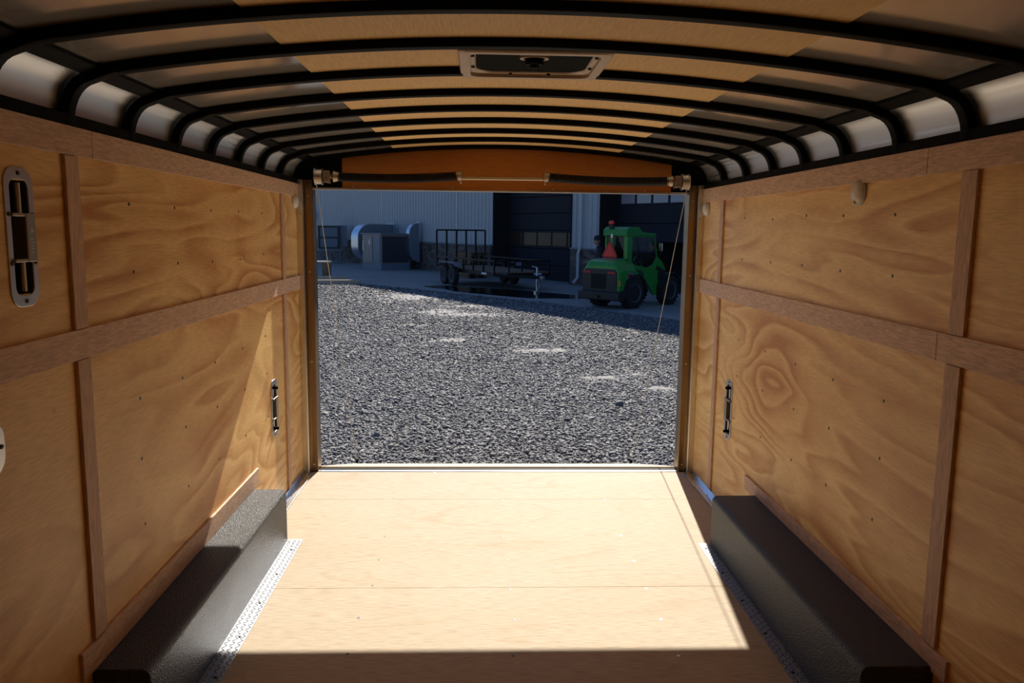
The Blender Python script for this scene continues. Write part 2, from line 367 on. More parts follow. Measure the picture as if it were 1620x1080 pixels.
ce = MB().prism([(x, zskin(x)) for x in xs]+[(x, zskin(x)+.012) for x in reversed(xs)], 'y', Y0, 4.93).build('ceiling', M['skin'], smooth=True); tag(ce, kind='structure')
xs2 = [-.655+1.355*i/20 for i in range(21)]
MB().prism([(x, zskin(x)-.0045) for x in xs2]+[(x, zskin(x)-.0005) for x in reversed(xs2)], 'y', Y0, 4.84).build('centre_panel', M['strip'], ce, smooth=True)
wf = MB().box(-1.3, 1.3, Y0-.03, Y0, -.02, 2.03).build('wall_front', M['ply_wall']); tag(wf, kind='structure')
# floor: plywood sheets butted together
fl = MB()
fy = [Y0, -.45, .77, 1.98, 3.201, 4.322, 4.835]
for a, b in zip(fy[:-1], fy[1:]): fl.box(-1.3, 1.3, a+.0012, b-.0012, -.02, 0)
fl.box(-1.3, 1.3, Y0, 4.835, -.05, -.021)
flo = fl.build('floor', M['floor']); tag(flo, kind='structure')
FS = [(-.41,4.815),(.005,4.312),(-.613,4.338),(.59,4.310),(-.595,3.776),(-.009,3.771),(.587,3.775),(-.587,3.493),(.004,3.487),(.595,3.467),(-.58,3.224),(.005,3.183),(.594,3.182),(-.596,2.94),(.011,2.921),(.596,2.912),(-.596,2.673),(0,2.65),(.599,2.64)]
for k, (x, y) in enumerate(FS):
    o = MB().lathe([(.0001,-.001),(.0065,-.001),(.0065,.0008),(.003,.0012),(.0001,.0004)], 12).build('screw', M['screw'] if k % 3 else M['screw_bright'], flo); o.location = (x, y, 0)
# wall screws in the stud grid
scr = {}
for s in (-1, 1):
    rot = Matrix.Rotation(-s*math.pi/2, 4, 'Y')
    first = None
    for y in (2.545, 2.92, 3.28, 3.66, 4.045):
        for z in (1.588, 1.378, .965, .765, .545):
            if first is None:
                first = MB().lathe([(.0001,-.001),(.006,-.001),(.006,.0008),(.0028,.0012),(.0001,.0005)], 10, rot).build('screw', M['screw'], walls[s]); o = first
            else:
                o = first.copy(); COL.objects.link(o)
            o.location = (s*HW, y+random.uniform(-.012,.012), z+random.uniform(-.008,.008))

# battens
TN = [0]
def trim(sgn, y0, y1, z0, z1, mat='trim', t=.011):
    TN[0] += 1; a, b = sorted((sgn*HW, sgn*(HW-t)))
    o = MB().box(a, b, y0, y1, z0, z1).build('trim_%d' % TN[0], M[mat], bevel=.0015); return tag(o, kind='structure')
# sunlit wall (negative x)
trim(-1, Y0, 2.302, 1.700, 1.776); trim(-1, 2.304, YE, 1.700, 1.776)
trim(-1, Y0, YE, 1.152, 1.234)
trim(-1, 2.152, 2.222, 1.236, 1.698, 'trim_v'); trim(-1, 2.152, 2.222, .346, 1.150, 'trim_v')
trim(-1, 4.40, 4.455, 1.236, 1.698, 'trim_v'); trim(-1, 4.40, 4.455, .03, 1.150, 'trim_v')
trim(-1, 2.075, 3.810, .262, .342)
# shaded wall (positive x)
trim(1, Y0, 2.372, 1.696, 1.776); trim(1, 2.374, YE, 1.696, 1.776)
trim(1, Y0, 2.243, 1.152, 1.236); trim(1, 2.245, 4.545, 1.152, 1.236); trim(1, 4.547, YE, 1.152, 1.236)
trim(1, 2.122, 2.194, 1.238, 1.694, 'trim_v'); trim(1, 2.122, 2.194, .310, 1.150, 'trim_v')
trim(1, 4.385, 4.44, 1.238, 1.694, 'trim_v'); trim(1, 4.385, 4.44, .03, 1.150, 'trim_v')
trim(1, 2.060, 3.812, .236, .306)

# rear frame: jambs, header, sill
for s in (-1, 1):
    TN[0] += 1
    a, b = sorted((s*1.188, s*1.30)); j = MB().box(a, b, 4.801, 4.95, -.03, 1.80).build('trim_%d' % TN[0], M['jamb'], bevel=.004); tag(j, kind='structure')
    a, b = sorted((s*1.1416, s*1.187)); f = MB().box(a, b, 4.845, 4.95, -.03, 1.80).build('jamb_face', M['jamb_face'], j, bevel=.002)
    for z in (1.705, 1.252, .70, .045):
        MB().lathe([(.0001,-.002),(.006,-.002),(.006,.0015),(.0001,.003)], 12, Matrix.Translation((s*1.166, 4.845, z))@Matrix.Rotation(math.pi/2, 4, 'X')).build('screw', M['screw_bright'], f)
    MB().lathe([(.0001,-.002),(.006,-.002),(.006,.0015),(.0001,.003)], 12, Matrix.Translation((s*1.203, 4.801, 1.60))@Matrix.Rotation(math.pi/2, 4, 'X')).build('screw', M['screw_bright'], j)
xs3 = [-.963+1.993*i/24 for i in range(25)]
wr = MB().prism([(-.963,1.756)]+[(x, zskin(x)-.006) for x in xs3]+[(1.03,1.756)], 'y', 4.862, 4.94).build('wall_rear', M['header']); tag(wr, kind='structure')
def endblock(s, x0, x1):
    n = 8; xx = [x0+(x1-x0)*i/n for i in range(n+1)]
    MB().prism([(x0,1.760)]+[(x, zskin(x)-.004) for x in xx]+[(x1,1.760)], 'y', 4.868, 4.94).build('corner_gusset', M['black'], wr)
endblock(-1, -1.22, -.9635); endblock(1, 1.0305, 1.22)
for s in (-1, 1):
    a, b = sorted((s*1.2, s*1.3)); MB().box(a, b, 4.87, 4.95, 1.76, 1.95).build('corner_post', M['black'], wr)
MB().box(-1.14, 1.14, 4.858, 4.945, 1.747, 1.756).build('header_lip', M['zinc'], wr, bevel=.001)
for x in (-.9, -.30, .31, .87):
    MB().lathe([(.0001,-.002),(.005,-.002),(.005,.0015),(.0001,.003)], 10, Matrix.Translation((x, 4.862, 1.765))@Matrix.Rotation(math.pi/2, 4, 'X')).build('screw', M['screw_bright'], wr)
TN[0] += 1
si = MB().box(-1.141, 1.141, 4.836, 4.864, -.02, .0035).build('trim_%d' % TN[0], M['alu'], bevel=.0015); tag(si, kind='structure')
for x in (-1.125, -.35, .35, 1.125):
    o = MB().lathe([(.0001,0),(.005,0),(.004,.0015),(.0001,.002)], 10).build('screw', M['screw'], si); o.location = (x, 4.850, .0032)
# bright aluminium angles along the foot of the walls
for s, y0 in ((-1, 3.74), (1, 3.67)):
    TN[0] += 1
    mb = MB(); a, b = sorted((s*1.168, s*1.224)); mb.box(a, b, y0, 4.80, 0.0004, .004); a, b = sorted((s*1.216, s*1.2245)); mb.box(a, b, y0, 4.80, .004, .030)
    a, b = sorted((s*1.166, s*1.171)); mb.box(a, b, y0, 4.80, .004, .008)
    o = mb.build('trim_%d' % TN[0], M['alu'], bevel=.001); tag(o, kind='structure')
    for y in (4.25, 4.37):
        q = MB().lathe([(.0001,0),(.005,0),(.004,.002),(.0001,.0025)], 10).build('screw', M['screw'], o); q.location = (s*1.195, y, .004)

# ramp door lowered to the ground
rd = empty('door_1', (0, 4.935, .003)); tag(rd, kind='structure')
ang = math.atan2(.443, 1.535)
RM = Matrix.Rotation(-ang, 4, 'X')
MB().box(-1.148, 1.148, .03, 1.60, -.045, 0, RM).build('ramp_panel', M['ramp'], rd)
for s in (-1, 1):
    a, b = sorted((s*1.149, s*1.165)); MB().box(a, b, .03, 1.60, -.048, .004, RM).build('edge_channel', M['alu'], rd)
MB().tube([(-1.12, .0, -.024), (1.12, .0, -.024)], .012, 12).build('hinge', M['zinc'], rd, smooth=True)
MB().box(-1.14, 1.14, -.070, -.012, -.030, -.006).build('hinge_gap_shade', M['black'], rd)  # black strip standing in for the shaded gap between sill and ramp
for s in (-1, 1):
    MB().tube([RM@Vector((s*1.158, 1.585, -.01)), RM@Vector((s*1.158, 1.585, .035))], .012, 10).build('cable_hook', M['black'], rd)

# ================================================================== ROOF BOWS
def bow_mesh(cut=None):
    pts = []
    for i in range(7): a = math.radians(72*i/6); pts.append((1.150+.080*math.cos(a), 1.785+.118*math.sin(a)))
    xs = [1.10-2.2*i/40 for i in range(41)]
    pts += [(x, 2.013-.0725*x*x) for x in xs]
    for i in range(6, -1, -1): a = math.radians(72*i/6); pts.append((-1.150-.080*math.cos(a), 1.785+.118*math.sin(a)))
    segs = [pts]
    if cut: segs = [[p for p in pts if p[0] > cut[1]]+[(cut[1], 2.013-.0725*cut[1]**2)], [(cut[0], 2.013-.0725*cut[0]**2)]+[p for p in pts if p[0] < cut[0]]]
    mb = MB(); h, wd = .013, .018
    sect = [(-wd,-h),(-wd+.003,-h-.001),(wd-.003,-h-.001),(wd,-h),(wd,h),(-wd,h)]
    for sg in segs:
        path = []
        for i, p in enumerate(sg):
            q0, q1 = sg[max(i-1,0)], sg[min(i+1,len(sg)-1)]
            t = Vector((q1[0]-q0[0], 0, q1[1]-q0[1])).normalized(); nrm = Vector((t.z, 0, -t.x))
            if nrm.z < -.01: nrm = -nrm
            if abs(nrm.z) <= .01: nrm = Vector((math.copysign(1, p[0]), 0, 0))
            path.append(((p[0], 0, p[1]), (0,1,0), nrm))
        mb.sweep(path, sect)
    return mb
ORD = ['tucked against the rear header', 'second from the rear header', 'third from the rear header', 'fourth from the rear header', 'fifth from the rear header', 'sixth from the rear header', 'cut by the roof vent in its middle', 'along the camera side of the vent', 'nearest the camera in full view', 'just out of view above the camera']
bow0 = None
for k, y in enumerate(BOW_FAR[:9]):
    if k == 6:
        o = bow_mesh(cut=(-.186, .236)).build('roof_bow', M['black'], smooth=True)
    elif bow0 is None:
        o = bow0 = bow_mesh().build('roof_bow', M['black'], smooth=True)
    else:
        o = bow0.copy(); COL.objects.link(o)
    o.location = (0, y-.018, 0)
    tag(o, 'black steel roof bow arching across the ceiling, '+ORD[k], 'roof bow', 'black roof bows')

# ================================================================== ROOF VENT
vx, vy = .0245, 2.438
vt = empty('roof_vent', (vx, vy, 2.0035), 0, 'ivory square roof vent with dark insect screen set between two black roof bows', 'roof vent')
mb = MB()
steps = [(.435, .380, .020, -.002), (.427, .372, .022, -.006), (.372, .325, .03, -.006), (.372, .325, .03, .004), (.345, .296, .06, .005), (.338, .290, .06, .009)]
rings = [[(px, py, z) for px, py in rrect(wd, hd, r, 6)] for wd, hd, r, z in steps]
rings = [[(px, py, .030) for px, py in rrect(.435, .380, .02, 6)]]+rings
n = len(rings[0]); vs = [p for rg in rings for p in rg]
fs = [(i*n+k, i*n+(k+1)%n, (i+1)*n+(k+1)%n, (i+1)*n+k) for i in range(len(rings)-1) for k in range(n)]
mb.add(vs, fs); mb.build('garnish_frame', M['vent'], vt, smooth=True)
MB().prism(rrect(.340, .292, .06, 6), 'z', .009, .012).build('insect_screen', M['mesh'], vt)
kn = MB(); ring(kn, [(.042*math.cos(t*math.pi/12), -.085+.030*math.sin(t*math.pi/12)) for t in range(24)], [(.032*math.cos(t*math.pi/12), -.085+.022*math.sin(t*math.pi/12)) for t in range(24)], 'z', .0, .010)
kn.build('crank_collar', M['vent'], vt)
ck = MB().lathe([(.0001,.010),(.026,.010),(.028,-.010),(.024,-.016),(.0001,-.016)], 20).build('crank_knob', M['black'], vt, smooth=True); ck.location = (0, -.080, 0)
h_ = MB().lathe([(.0001,0),(.014,0),(.016,-.004),(.010,-.009),(.0001,-.010)], 6).build('crank_nut', M['black'], ck); h_.location = (0, 0, -.016)
for x, y in ((-.178,-.100),(.178,-.100),(-.178,.05),(.178,.05),(-.06,.153),(.06,.153)):
    o = MB().lathe([(.0001,.004),(.006,.004),(.005,-.002),(.0001,-.003)], 10).build('screw', M['screw'], vt); o.location = (x, y, .001)

# ================================================================== DOOR SPRINGS
sh = MB().tube([(-1.03, 4.76, 1.817), (1.04, 4.76, 1.821)], .010, 12).build('spring_shaft', M['cast'], smooth=True)
tag(sh, 'thin metal shaft between the two door springs in front of the header', 'shaft')
def spring(xa, xb, za, zb, label):
    t = empty('door_spring', ((xa+xb)/2, 4.76, (za+zb)/2), 0, label, 'spring', 'door springs on the header')
    L_ = xb-xa; dz = zb-za
    mb = MB(); N_ = 88; path = []
    for i in range(N_*10+1):
        u = i/(N_*10); th = 2*math.pi*N_*u; sag = -.012*(1-(2*u-1)**2)
        path.append((-L_/2+L_*u, .0235*math.cos(th), dz*(u-.5)+sag+.0235*math.sin(th)))
    mb.tube(path, .0042, 5); mb.build('coil', M['spring'], t, smooth=True)
    for e in (-1, 1):
        mm = Matrix.Translation((e*L_/2, 0, e*dz/2))@Matrix.Rotation(e*math.pi/2, 4, 'Y')
        MB().lathe([(.012,-.03),(.024,-.028),(.031,-.004),(.033,.006),(.020,.010),(.012,.018)], 18, mm).build('winding_cone', M['cast'], t, smooth=True)
    e = 1 if xa < 0 else -1
    bm_ = MB(); bm_.tube([(e*L_/2, 0, e*dz/2-.025), (e*L_/2, -.006, e*dz/2-.045)], .006, 8)
    bm_.build('set_screw', M['screw_bright'], t)
    return t
spring(-.99, -.25, 1.817, 1.832, 'black coil spring over the opening on the sunlit wall side of the header')
spring(.25, 1.005, 1.832, 1.819, 'black coil spring over the opening on the shaded wall side of the header')
def drum(x, s, label):
    t = empty('cable_drum', (x, 4.76, 1.815), 0, label, 'cable drum', 'cable drums at the ends of the spring shaft')
    RY = Matrix.Rotation(math.pi/2, 4, 'Y')
    MB().lathe([(.010,-.024),(.050,-.024),(.050,-.020),(.044,-.018),(.044,.016),(.050,.018),(.050,.022),(.010,.022)], 22, RY).build('drum', M['zinc'], t, smooth=True)
    br = MB(); br.box(-s*.046-.004, -s*.046+.004, -.01, .10, -.035, .035); br.box(-s*.046-.02, -s*.046+.02, -.035, -.005, -.034, .034)
    br.build('bearing_bracket', M['cast'], t, bevel=.003)
    for dz in (-.025, .025): MB().tube([(-s*.046, -.035, dz), (-s*.046, -.044, dz)], .006, 6).build('bolt', M['screw_bright'], t)
    return t
drum(-1.080, -1, 'zinc cable drum with bracket at the sunlit wall end of the spring shaft')
drum(1.090, 1, 'zinc cable drum with bracket at the shaded wall end of the spring shaft')
for s, x0 in ((-1, -1.096), (1, 1.101)):
    o = MB().tube([(x0, 4.755, 1.772), (s*1.158, 6.44, -.40)], .0024, 6).build('lift_cable', M['cable'], smooth=True)
    tag(o, 'thin steel lift cable slanting down to the ramp beside the '+('stacked metal units' if s < 0 else 'green loader'), 'cable', 'ramp lift cables')

# ================================================================== DOME LIGHTS
def dome(x, y, z, s, label, lens='white_plastic'):
    t = empty('dome_light', (x, y, z), 0, label, 'light', 'round dome lights on the walls')
    R_ = Matrix.Rotation(-s*math.pi/2, 4, 'Y')
    MB().lathe([(.0001,0),(.047,0),(.047,.006),(.044,.009),(.0001,.009)], 32, R_).build('base', M['grey_plastic'], t, smooth=True)
    MB().lathe([(.0001,.008),(.041,.008),(.040,.014),(.034,.022),(.022,.027),(.0001,.029)], 32, R_).build('lens', M[lens], t, smooth=True)
    sw = MB().box(-.006, .006, -.006, .006, -.003, .006).build('switch', M['vent'], t); sw.location = (-s*.020, 0, -.037)
    return t
dome(HW, 2.806, 1.665, 1, 'round white dome light on the shaded plywood wall below the top band')
dome(HW, 4.725, 1.657, 1, 'small round dome light beside the rear jamb on the shaded wall')
dome(-HW, 4.725, 1.670, -1, 'small round dome light beside the rear jamb on the sunlit wall')

# ================================================================== TIE-DOWN POCKETS
def tray(s, y, z, h, label, sticker):
    t = empty('tie_down', (s*HW, y, z), 0, label, 'tie-down', 'metal tie-down pockets in the walls')
    def X(d): return -s*d          # d metres out from the wall towards the room
    wd = .118
    mb = MB(); ring(mb, rrect(wd, h, .040, 6), rrect(.078, h-.055, .022, 6), 'x', X(.0), X(.0035)); mb.build('rim', M['zinc'], t, bevel=.001)
    mb = MB(); o_, i_ = rrect(.080, h-.053, .022, 6), rrect(.074, h-.062, .02, 6)
    n = len(o_); vs = [(X(.001), *p) for p in o_]+[(X(-.045), *p) for p in i_]
    mb.add(vs, [(k, (k+1)%n, n+(k+1)%n, n+k) for k in range(n)]+[tuple(range(n, 2*n))]); mb.build('pocket', M['pocket'], t, smooth=True)
    MB().tube([(X(-.012), .018, -h/2+.035), (X(-.012), .018, h/2-.035)], .008, 12).build('bar', M['zinc'], t, smooth=True)
    sv = MB(); sv.box(*sorted((X(.012), X(-.028))), .006, .046, -.058, .058); sv.box(*sorted((X(.0045), X(.0115))), -.045, .006, .050, .058); sv.box(*sorted((X(.0045), X(.0115))), -.045, .006, -.058, -.050)
    sv = sv.build('sleeve', M['cast'], t, bevel=.002)
    if sticker:
        st = MB().box(*sorted((X(.0122), X(.0126))), .008, .044, -.056, .056).build('warning_sticker', M['sticker'], sv)
        tri = MB(); tri.prism([(.019,.012),(.033,.012),(.026,.026)], 'x', *sorted((X(.0127), X(.0130))))
        for k in range(5): tri.box(*sorted((X(.0127), X(.0130))), .018, .033 if k % 2 else .030, -.004-.008*k, -.0015-.008*k)
        tri.build('print', M['sticker_white'], st)
    else:
        for e in (-1, 1):
            MB().tube([(X(-.01), .0, e*(h/2-.045)), (X(.022), .0, e*(h/2-.045))], .008, 10).build('stop_pin', M['black'], t)
    for py, pz in ((0, h/2-.013), (0, -h/2+.013), (-wd/2+.010, .055), (wd/2-.010, .055), (-wd/2+.010, -.06), (wd/2-.010, -.06)):
        MB().lathe([(.0001,.003),(.006,.003),(.005,.006),(.0001,.007)], 10, Matrix.Translation((0, py, pz))@Matrix.Rotation(-s*math.pi/2, 4, 'Y')).build('screw', M['screw'], t)
    return t
tray(-1, *TR[0][1:], 'large recessed metal tie-down above the middle batten with a sticker on its sleeve', True)
tray(-1, *TR[1][1:], 'narrow metal tie-down in the sun patch over the sunlit wheel box', False)
tray(1, *TR[2][1:], 'narrow metal tie-down in the shaded wall over the end of the wheel box', False)
t = empty('wall_plate', (-HW, 1.752, 1.010), 0, 'rounded metal plate below the middle batten at the edge of the picture', 'plate')
mb = MB(); mb.prism(rrect(.125, .125, .045, 6), 'x', 0, .004); mb.build('plate', M['zinc'], t, bevel=.001)
MB().lathe([(.0001,.004),(.006,.004),(.005,.007),(.0001,.008)], 10, Matrix.Translation((0, .048, 0))@Matrix.Rotation(math.pi/2, 4, 'Y')).build('screw', M['screw'], t)

# ================================================================== WHEEL BOXES
def wheel_box(s, xin, xout, y0, y1, h, label):
    t = empty('wheel_box', (s*(HW-.11), (y0+y1)/2, 0), 0, label, 'wheel box', 'black wheel boxes along the walls')
    ox, oy = t.location.x, t.location.y
    r = .026; n = 7
    prof = [(s*(HW-.001), 0), (s*(HW-.001), h)]
    for i in range(n+1):
        a = math.radians(90*i/n); prof.append((s*(xin+r-r*math.sin(a)), h-r+r*math.cos(a)))
    prof += [(s*xin, .010), (s*xin, 0)]
    MB().prism([(p[0]-ox, p[1]) for p in prof], 'y', y0-oy, y1-oy).build('shell', M['fender'], t, smooth=True, bevel=.004)
    # bent diamond plate foot with raised lugs
    mb = MB(); a, b = sorted((s*xout, s*(xin+.002))); mb.box(a-ox, b-ox, y0-oy, y1+.012-oy, .0004, .0028)
    wdt = xin-xout; k = 0; yy = y0+.012
    while yy < y1:
        for c in range(3):
            cx = s*(xout+wdt*(c+.5)/3); up = 1 if (c+k) % 2 else -1
            dx, dy = .0075*up, .0075; px, py = -.0028*up*dy/.0075, .0028
            q = [(cx-dx, yy-dy), (cx-dx*.1+px, yy-dy*.1-py*-1), (cx+dx, yy+dy), (cx+dx*.1-px, yy+dy*.1-py)]
            base = [(cx-dx*1.1, yy-dy*1.1, .0028), (cx+px, yy+py, .0028), (cx+dx*1.1, yy+dy*1.1, .0028), (cx-px, yy-py, .0028)]
            top = [(cx-dx*.8, yy-dy*.8, .0046), (cx+px*.5, yy+py*.5, .0046), (cx+dx*.8, yy+dy*.8, .0046), (cx-px*.5, yy-py*.5, .0046)]
            vs = [(p[0]-ox, p[1]-oy, p[2]) for p in base+top]
            mb.add(vs, [(4,5,6,7),(0,1,5,4),(1,2,6,5),(2,3,7,6),(3,0,4,7)])
        yy += .0165; k += 1
    fo = mb.build('diamond_plate_foot', M['diamond'], t); fo['label'] = 'bright diamond plate foot'
    yy = y0+.12
    while yy < y1+.01:
        o = MB().lathe([(.0001,0),(.006,0),(.005,.003),(.0001,.004)], 10).build('screw', M['screw'], fo); o.location = (s*(xout+wdt*.35)-ox, yy-oy, .0028); yy += .27
    return t
wheel_box(-1, 1.062, .990, 2.135, 3.722, .262, 'black textured wheel box partly lit by the sun, along the sunlit plywood wall')
wheel_box(1, 1.006, .950, 2.130, 3.655, .252, 'black textured wheel box lying all in shade along the shaded plywood wall')

# ================================================================== OUTSIDE GROUND
G = -.52
gd = MB(); gd.add([(-60,4.9,G-.012),(60,4.9,G-.012),(60,110,G-.012),(-60,110,G-.012)], [(0,1,2,3)])
gd.add([(-60,-60,G-.03),(60,-60,G-.03),(60,4.9,G-.03),(-60,4.9,G-.03)], [(0,1,2,3)])
go = gd.build('ground', M['gravel_bed']); tag(go, kind='structure')
ap = MB().prism([(-40,44.5),(-9,33.2),(-4.9,30.0),(-2.2,27.0),(1.67,22.65),(4.35,18.4),(9.0,10.6),(40,-8),(40,70),(-40,110)], 'z', G-.05, G).build('apron', M['concrete']); tag(ap, kind='structure')

# gravel stones: one object, past counting
def ico():
    p = (1+5**.5)/2
    v = np.array([(-1,p,0),(1,p,0),(-1,-p,0),(1,-p,0),(0,-1,p),(0,1,p),(0,-1,-p),(0,1,-p),(p,0,-1),(p,0,1),(-p,0,-1),(-p,0,1)], float)
    f = np.array([(0,11,5),(0,5,1),(0,1,7),(0,7,10),(0,10,11),(1,5,9),(5,11,4),(11,10,2),(10,7,6),(7,1,8),(3,9,4),(3,4,2),(3,2,6),(3,6,8),(3,8,9),(4,9,5),(2,4,11),(6,2,10),(8,6,7),(9,8,1)])
    return v/np.linalg.norm(v[0]), f
def gravel():
    V, F = ico()
    P = []; S = []
    bands = [(6.45,9,1900,.0145),(9,12,1500,.0155),(12,16,900,.018),(16,22,400,.021),(22,31,150,.026)]
    for y0, y1, dens, sz in bands:
        xl, xr = -.29*y1-.4, .34*y1+.3
        n = int(dens*(xr-xl)*(y1-y0))
        x = rng.uniform(xl, xr, n); y = rng.uniform(y0, y1, n)
        keep = (x > -.27*y-.35) & (x < .305*y+.35)
        # not on the concrete
        ex = np.interp(y, [10.6,18.4,22.65,27,30,33.2,44.5], [9.0,4.35,1.67,-2.2,-4.9,-9,-40]); keep &= x < ex+.05*rng.normal(size=n)
        keep &= ~((np.abs(x) < 1.14) & (y < 6.50))
        x, y = x[keep], y[keep]
        P.append(np.stack([x, y], 1)); S.append(np.full(len(x), sz)*rng.lognormal(0, .28, len(x)))
    P = np.concatenate(P); S = np.concatenate(S); n = len(P)
    # dusty bare patches
    pt = np.zeros(n)
    for cx, cy, a, b in ((-1.1,19.7,.9,1.3),(-.3,19.0,1.2,.7),(1.65,10.85,.55,.28),(2.25,10.1,.30,.30),(-.7,14.6,.45,.5),(.95,13.4,.7,.5),(2.0,11.2,.5,.2),(-2.5,24.,1.2,2.0),(-.2,20.8,1.6,.5)):
        d = ((P[:,0]-cx)/a)**2+((P[:,1]-cy)/b)**2; pt = np.maximum(pt, np.exp(-d*1.2))
    tone = np.clip(rng.beta(2.0, 2.2, n)*.85+.05, 0, 1)
    dusty = rng.random(n) < pt*.85
    tone[dusty] = rng.uniform(.85, 1.0, dusty.sum()); S[dusty] *= .75
    V2 = V[None]*(1+.22*rng.normal(size=(n,12,1)))*np.stack([rng.uniform(.8,1.3,n), rng.uniform(.8,1.3,n), rng.uniform(.5,.85,n)], 1)[:,None,:]
    a = rng.uniform(0, 2*np.pi, n); c, s = np.cos(a), np.sin(a); b = rng.normal(0, .4, n); cb, sb = np.cos(b), np.sin(b)
    X1 = V2[...,0]*cb[:,None]+V2[...,2]*sb[:,None]; Z1 = -V2[...,0]*sb[:,None]+V2[...,2]*cb[:,None]
    X2 = X1*c[:,None]-V2[...,1]*s[:,None]; Y2 = X1*s[:,None]+V2[...,1]*c[:,None]
    out = np.stack([X2, Y2, Z1], -1)*S[:,None,None]
    out[...,0] += P[:,0,None]; out[...,1] += P[:,1,None]; out[...,2] += G-.010+S[:,None]*.35*rng.random((n,1))
    me = bpy.data.meshes.new('gravel'); nv, nf = n*12, n*20
    me.vertices.add(nv); me.vertices.foreach_set('co', out.reshape(-1).astype(np.float32))
    idx = (F[None]+(np.arange(n)*12)[:,None,None]).reshape(-1).astype(np.int32)
    me.loops.add(nf*3); me.loops.foreach_set('vertex_index', idx)
    me.polygons.add(nf); me.polygons.foreach_set('loop_start', np.arange(0, nf*3, 3, dtype=np.int32))
    me.update(calc_edges=True)
    at = me.attributes.new('stone_tone', 'FLOAT', 'POINT'); at.data.foreach_set('value', np.repeat(tone, 12).astype(np.float32))
    me.materials.append(M['stone'])
    o = bpy.data.objects.new('gravel', me); COL.objects.link(o)
    tag(o, 'loose grey gravel covering the sunlit yard behind the ramp', 'gravel', kind='stuff')
gravel()
from mathutils import noise as mnoise
dust = MB()
for cx, cy, a, b in ((-1.1,19.7,.8,.9),(-.4,19.1,1.3,.5),(1.60,10.85,.42,.20),(2.0,11.1,.35,.13),(2.28,10.1,.30,.22),(-.7,14.6,.55,.4),(.95,13.4,.8,.35),(-2.3,24.2,1.2,1.6),(-.4,21.3,1.3,.4),(-1.6,16.9,.5,.2)):
    n = 44; vs = []; fs = []
    for i in range(n+1):
        for j in range(n+1):
            x = cx+(2*i/n-1)*a*1.7; y = cy+(2*j/n-1)*b*1.7
            d = ((x-cx)/a)**2+((y-cy)/b)**2
            q = math.exp(-d*1.1)*(1+1.3*mnoise.noise(Vector((x*7, y*4, 0)))+1.1*mnoise.noise(Vector((x*22, y*15, 3))))
            vs.append((x, y, G-.012+.022*max(0, min(1, (q-.62)*2.6))+.004*mnoise.noise(Vector((x*40, y*40, 7)))))
    for i in range(n):
        for j in range(n): k = i*(n+1)+j; fs.append((k, k+n+1, k+n+2, k+1))
    dust.add(vs, fs)
dust.build('pale_dust', M['dust'], go, smooth=True)
pu = []
for i in range(40):
    t_ = 2*math.pi*i/40; rr = 1+.10*math.sin(3*t_+.6)+.06*math.sin(7*t_)
    pu.append((.55+3.0*rr*math.cos(t_)*.83+1.2*rr*math.sin(t_)*-.56, 26.3+3.0*rr*math.cos(t_)*-.56+1.5*rr*math.sin(t_)*1.35))
o = MB().prism(pu, 'z', G-.02, G+.0012).build('puddle', M['water']); tag(o, 'dark wet puddle on the concrete under the black utility trailer', 'puddle')

# ================================================================== WAREHOUSE
bx, by = 3.45, 30.38
B = empty('warehouse', (bx, by, G), math.atan2(-.846, .533), 'long pale metal sided warehouse with stone base and dark overhead doors', 'building')
EH = 9.4
D1 = (-5.68, -.22, 4.6); D2 = (1.48, 7.6, 4.6)     # door openings: x0, x1, head height
def siding(x0, x1, z0, z1):
    mb = MB(); pitch = .305; pts = []
    x = x0
    while x < x1-1e-6:
        e = min(x+pitch, x1)
        for dx, d in ((0,0),(.19,0),(.215,-.045),(.27,-.045),(.295,0)):
            if x+dx < e: pts.append((x+dx, d))
        x = e
    pts.append((x1, 0)); pts += [(x1, .08), (x0, .08)]
    mb.prism(pts, 'z', z0, z1); return mb
mb = MB()
for x0, x1, z0, z1 in ((-46, D1[0]-.02, 1.38, EH), (D1[1]+.02, D2[0]-.02, 1.38, EH), (D2[1]+.02, 22, 1.38, EH), (D1[0]-.02, D1[1]+.02, D1[2], EH), (D2[0]-.02, D2[1]+.02, D2[2], EH)):
    q = siding(x0, x1, z0, z1); mb.add(q.v, q.f)
mb.build('siding', M['siding'], B)
for x0, x1 in ((-46, D1[0]-.12), (D1[1]+.06, D2[0]-.06), (D2[1]+.1, 22)):
    q = MB(); q.box(x0, x1, -.10, .10, 0, 1.36); q.build('stone_base', M['wainscot'], B)
    MB().box(x0, x1, -.13, .10, 1.36, 1.42).build('stone_cap', M['unit_grey'], B)
for x in (-26.0, -17.12, -8.86): MB().box(x-.05, x+.05, -.06, 0, 1.42, EH).build('seam_trim', M['white_trim'], B)
ds = MB(); ds.tube([(.50, -.14, EH), (.50, -.14, 1.5), (.50, -.24, 1.2), (.50, -.24, .3), (.50, -.45, .1)], .06, 8); ds.build('downspout', M['white_trim'], B)
MB().box(-46, 22, .09, 16, EH, EH+.15).build('roof', M['siding'], B)
sd = MB(); sd.box(-46, -45.9, .09, 16, 0, EH); sd.box(21.9, 22, .09, 16, 0, EH); sd.box(-46, 22, 15.9, 16, 0, EH); sd.build('side_wall', M['siding'], B)
